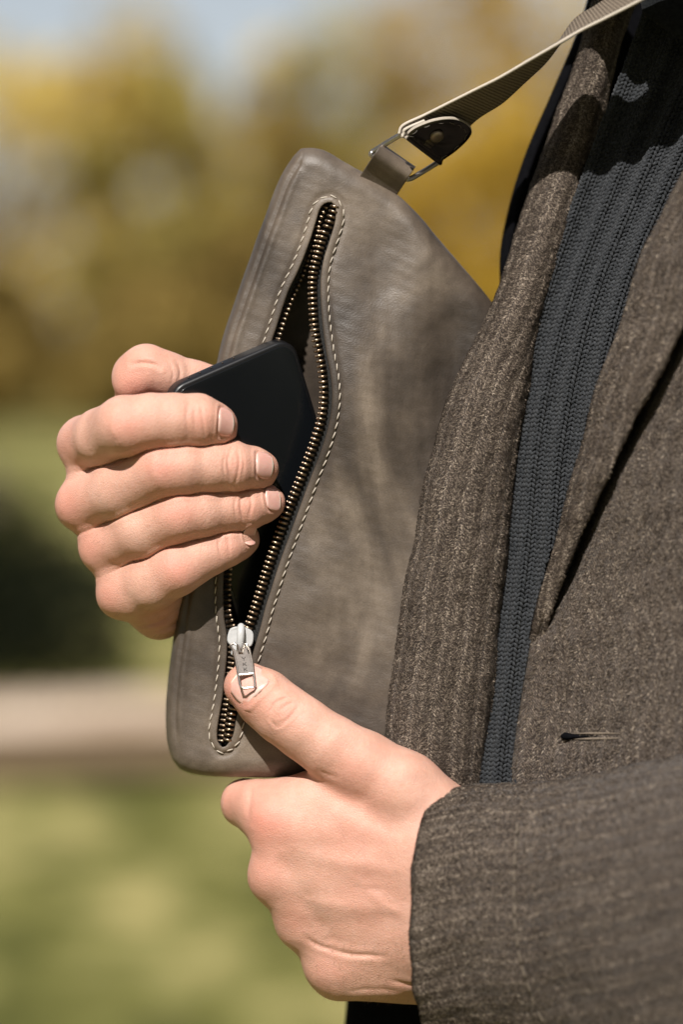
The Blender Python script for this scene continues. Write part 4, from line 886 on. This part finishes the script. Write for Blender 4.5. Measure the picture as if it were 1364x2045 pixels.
yarn = tube([(0, -6.2, 1.5), (0, -4.2, -.6), (0, 0, -1.4), (0, 4.2, -.6), (0, 6.2, 1.5)], [.8, 2.6, 3.1, 2.6, .8], 6); yv, yf = yarn; yf = np.array([list(f)[:4] for f in yf if len(f) == 4])
rowlen = np.r_[0, np.cumsum(np.linalg.norm(np.diff(KG[:, 30], axis=0), axis=1))]; nrw = int(rowlen[-1]/9.2); collen = np.linalg.norm(np.diff(KG[170], axis=0), axis=1).sum(); ncl = int(collen/11.6)
VS, FS = [], []; cnt = 0
for c in range(ncl-1):
    ph_ = 2*math.pi*c/5.0; lift = 3+17*(.5+.5*math.cos(ph_))**1.4; slope = -17*.5*1.4*(.5+.5*math.cos(ph_))**.4*math.sin(ph_)*2*math.pi/5.0/11.6; purl = False
    for r in range(2, nrw-2):
        v = np.interp(r*9.2, rowlen, np.arange(340)); 
        for side in ((-1, 1) if not purl else (0,)):
            u = (c+.5+side*.25)*89/ncl; p, n = kpt(u, v); p2, _ = kpt(u, min(v+1, 338)); p1, _ = kpt(min(u+1, 88), v)
            if p[0] > np.interp(p[1], *zip(*FLF))+4: continue
            d = nrm(p2-p); s_ = nrm(p1-p-np.dot(p1-p, d)*d); n0 = n; n = nrm(n-s_*slope); s_ = nrm(s_+n0*slope); ang = (.48+random.uniform(-.09, .09))*side if side else 1.45+random.uniform(-.1, .1)
            dd = d*math.cos(ang)-s_*math.sin(ang)*1.0; ss = np.cross(dd, -n); sc = random.uniform(.95, 1.18)
            if purl: lift2 = lift+1.0*(r % 2)
            else: lift2 = lift
            VS.append((p+n0*(lift2+side*.25*11.6*slope)+random.uniform(-.5, .5)*s_)[None]+sc*(yv[:, :1]*ss+yv[:, 1:2]*dd-yv[:, 2:]*n)); FS.append(yf+cnt); cnt += len(yv)
me = mesh('knit_stitches', Wp(np.vstack(VS)), np.vstack(FS), M_knit); o = child('knit_stitches', me, bpy.data.objects['jumper']); o['kind'] = 'stuff'
# near side of the coat front
GAP = [(-300, 1900), (0, 1745), (200, 1625), (300, 1562), (400, 1504), (500, 1450), (620, 1384), (720, 1330), (820, 1276), (940, 1218), (1060, 1160), (1180, 1112), (1240, 1092), (1290, 1074)]
def zc(x, y): return -52-.52*max(x-1030, 0)-.00012*max(x-1030, 0)**2+8*math.sin(y*.006+x*.01)
rows = []
for y, l in FLF:
    l2 = l+14 if y < 1250 else l+14*max(0, (1300-y)/50) if y < 1300 else l
    rows.append([(l2+10, y, zc(l2, y)+46), (l2-2, y, zc(l2, y)+22), (l2, y, zc(l2, y)+4), (l2+8, y+1, zc(l2, y)-3)]+[(l2+d, y+d*.03, zc(l2+d, y)) for d in (30, 80, 150, 240, 360, 500, 680)])
G = crp(np.array([cr(r, 150) for r in rows]), 260)
gl = np.interp(G[..., 1], [g_[0] for g_ in GAP], [g_[1] for g_ in GAP]); kk = np.clip((1300-G[..., 1])/160, 0, 1); G[..., 2] += 75*kk*np.exp(-((G[..., 0]-gl-2)/15)**2)
CF_G = G; CF = cloth('coat_front', G, M_tweed2, MAN, 8, bumps=[(4, 260), (1.8, 80)])
# buttonhole: a dark keyhole slit with raised worked edges
parts = [tube([(x, y, zc(x, y)-5.5) for x, y in ((1142, 1465), (1180, 1464.5), (1210, 1464.5), (1240, 1465))], [.6, 2.0, 2.0, .8], 8), tube([(x, y, zc(x, y)-5.5) for x, y in ((1146, 1476), (1180, 1475.5), (1210, 1475), (1242, 1474))], [.8, 2.4, 2.4, .8], 8)]
V, F = joinm(parts); child('buttonhole_edge', mesh('buttonhole_edge', Wp(V), F, plain('buttonhole_thread', (.17, .135, .10), .9, var=.3, vs=900)), CF)
v, f = tube([(1122, 1470, zc(1122, 1470)-5), (1128, 1470, zc(1130, 1470)-7), (1140, 1471, zc(1140, 1470)-6), (1160, 1471, zc(1160, 1470)-4), (1200, 1470, zc(1200, 1470)-3)], [3, 8, 6, 2.4, 1.2], 10); child('buttonhole', mesh('buttonhole', Wp(v), f, M_black), CF)
# near lapel lying on the coat front, its outer edge lifted
rows = []
for y in (-300, 0, 200, 300, 400, 500, 620, 720, 820, 940, 1060, 1130, 1180, 1220, 1250, 1275):
    l = np.interp(y, *zip(*FLF)); g = np.interp(y, *zip(*GAP)); w = max(g-l, 6); k = min(1, (w/70))*min(1, max(0, (1262-y)/130))-.25*(y > 1240)-.3*(y > 1260); rows.append([(l+12, y, zc(l, y)+34), (l+2, y, zc(l, y)+10), (l, y, zc(l, y)-12*k), (l+6, y, zc(l+6, y)-22*k)]+[(l+w*s, y, zc(l+w*s, y)-(16+20*math.sin(s*3.1)+34*s)*k) for s in (.2, .4, .6, .8)]+[(l+w*.97, y, zc(l+w, y)-52*k), (l+w, y, zc(l+w, y)-48*k), (l+w-2, y, zc(l+w, y)-38*k), (l+w-14*k, y, zc(l+w, y)-30*k)])
G = crp(np.array([cr(r, 70) for r in rows]), 240); NL = cloth('coat_lapel', G, M_tweed2, MAN, 6, bumps=[(3, 200), (1.5, 70)])
fuzz(CF, LASTG['coat_front'], 120000, off=4, ln=7, wd=.65)
fuzz(NL, LASTG['coat_lapel'], 60000, off=3, ln=7, wd=.62)
# sleeve in front, with cuff opening and a stitched hem seam
def ring(cx, tilt, cy, ry, cz, rz, n=64, back=0):
    out = []
    for k in range(n):
        a = 2*math.pi*k/n; s, c = math.sin(a), math.cos(a); sq = 1.0
        out.append((cx-tilt*s+back*c, cy-ry*np.sign(c)*abs(c)**.92, cz-rz*s))
    return out
def sleeve(name, rings, mat, nv=120, bumps=((3, 200), (1.6, 70)), inner=None):
    G = crp(np.array(rings, float), nv); n = G.shape[1]; amp = sum(a*vnoise(G*np.array([1, 1.3, 1]), s, i+31) for i, (a, s) in enumerate(bumps))
    du = np.roll(G, -1, 1)-np.roll(G, 1, 1); dv_ = np.gradient(G, axis=0); N = np.cross(du, dv_); N /= np.linalg.norm(N, axis=2, keepdims=True)+1e-9; G = G+N*amp[..., None]
    G = np.concatenate([G, G[:, :1]], 1); uv = uvgrid(G); me = mesh(name, Wp(G.reshape(-1, 3)), gridF(nv, n+1), mat, True, uv); o = child(name, me, MAN)
    m = o.modifiers.new('thickness', 'SOLIDIFY'); m.thickness = 10/4700.; m.offset = 0; return o, G
R_ = [ring(1040, 60, 1850, 235, -80, 140), ring(905, 58, 1836, 226, -72, 136), ring(880, 52, 1835, 240, -72, 152), ring(882, 38, 1835, 250, -74, 158), ring(905, 30, 1836, 257, -80, 164), ring(960, 20, 1838, 264, -96, 172), ring(1060, 0, 1846, 278, -130, 184), ring(1200, 0, 1860, 312, -185, 200), ring(1400, 0, 1880, 372, -275, 225), ring(1650, 0, 1900, 430, -380, 260), ring(1900, 0, 1850, 480, -430, 290)]
SLV, SG = sleeve('sleeve', R_, M_tweed3, 160, bumps=((5, 260), (1.8, 90)))
fuzz(SLV, SG[13:, 1:34], 90000, off=5.2, ln=7, wd=.7)
sm2 = [(1036, 1622), (1031, 1680), (1027, 1750), (1028, 1830), (1036, 1900), (1052, 1960), (1074, 2018), (1095, 2060)]
def sleeve_z(x, y):
    P = SG.reshape(-1, 3); m = (abs(P[:, 0]-x) < 14) & (abs(P[:, 1]-y) < 14); return float(P[m, 2].min()) if m.any() else -280.
pts = cr(sm2, 15); zz = np.array([sleeve_z(*p) for p in pts])
ht = plain('hem_thread', (.15, .12, .09), .9, var=.3, vs=900)
hm_v, hm_f = tube([(-12, 0, 1.5), (-6, 0, -.5), (6, 0, -.5), (12, 0, 1.5)], [1.2, 2.4, 2.4, 1.2], 6); HM = mesh('hem_stitch', hm_v, hm_f, ht)
for i in range(1, 14): child('hem_stitch', HM, SLV, frame((pts[i, 0], pts[i, 1], zz[i]-6), (*(pts[i+1]-pts[i-1]), zz[i+1]-zz[i-1]), (1, 0, 0)))
# far sleeve behind the bag
def ring2(c, t, r, n=64, fl=1.0):
    t = nrm(t); a = nrm(np.cross(t, (0, 1, .2))); b = np.cross(t, a); w = 2*math.pi*np.arange(n)/n; return c+r*(np.cos(w)[:, None]*a+fl*np.sin(w)[:, None]*b)
fp = [((560, 1340, 440), 120), ((462, 1352, 340), 118), ((448, 1352, 322), 126), ((470, 1352, 345), 138), ((600, 1350, 480), 150), ((820, 1320, 630), 170), ((1080, 1200, 700), 190), ((1380, 950, 560), 240)]
R2_ = [ring2(np.array(c, float), np.array((.72, -.05, .69)) if i < 5 else np.array((.9, -.4, .1)), r) for i, (c, r) in enumerate(fp)]
sleeve('sleeve', R2_, M_tweed2, 90)
# dark trousers low behind the hands
rows = [[(cx+rx*math.cos(a), y, 330-150*math.sin(a)) for a in np.linspace(0, 2*math.pi, 41)[:-1]] for y, cx, rx in ((1500, 1120, 330), (1800, 1080, 370), (2000, 1064, 372), (2300, 1050, 380), (2800, 1040, 370), (3800, 1030, 330), (5200, 1020, 300), (6700, 1010, 270))]
G = crp(np.array(rows), 70); G = np.concatenate([G, G[:, :1]], 1); child('trousers', mesh('trousers', Wp(G.reshape(-1, 3)), gridF(70, 41), M_black), MAN)
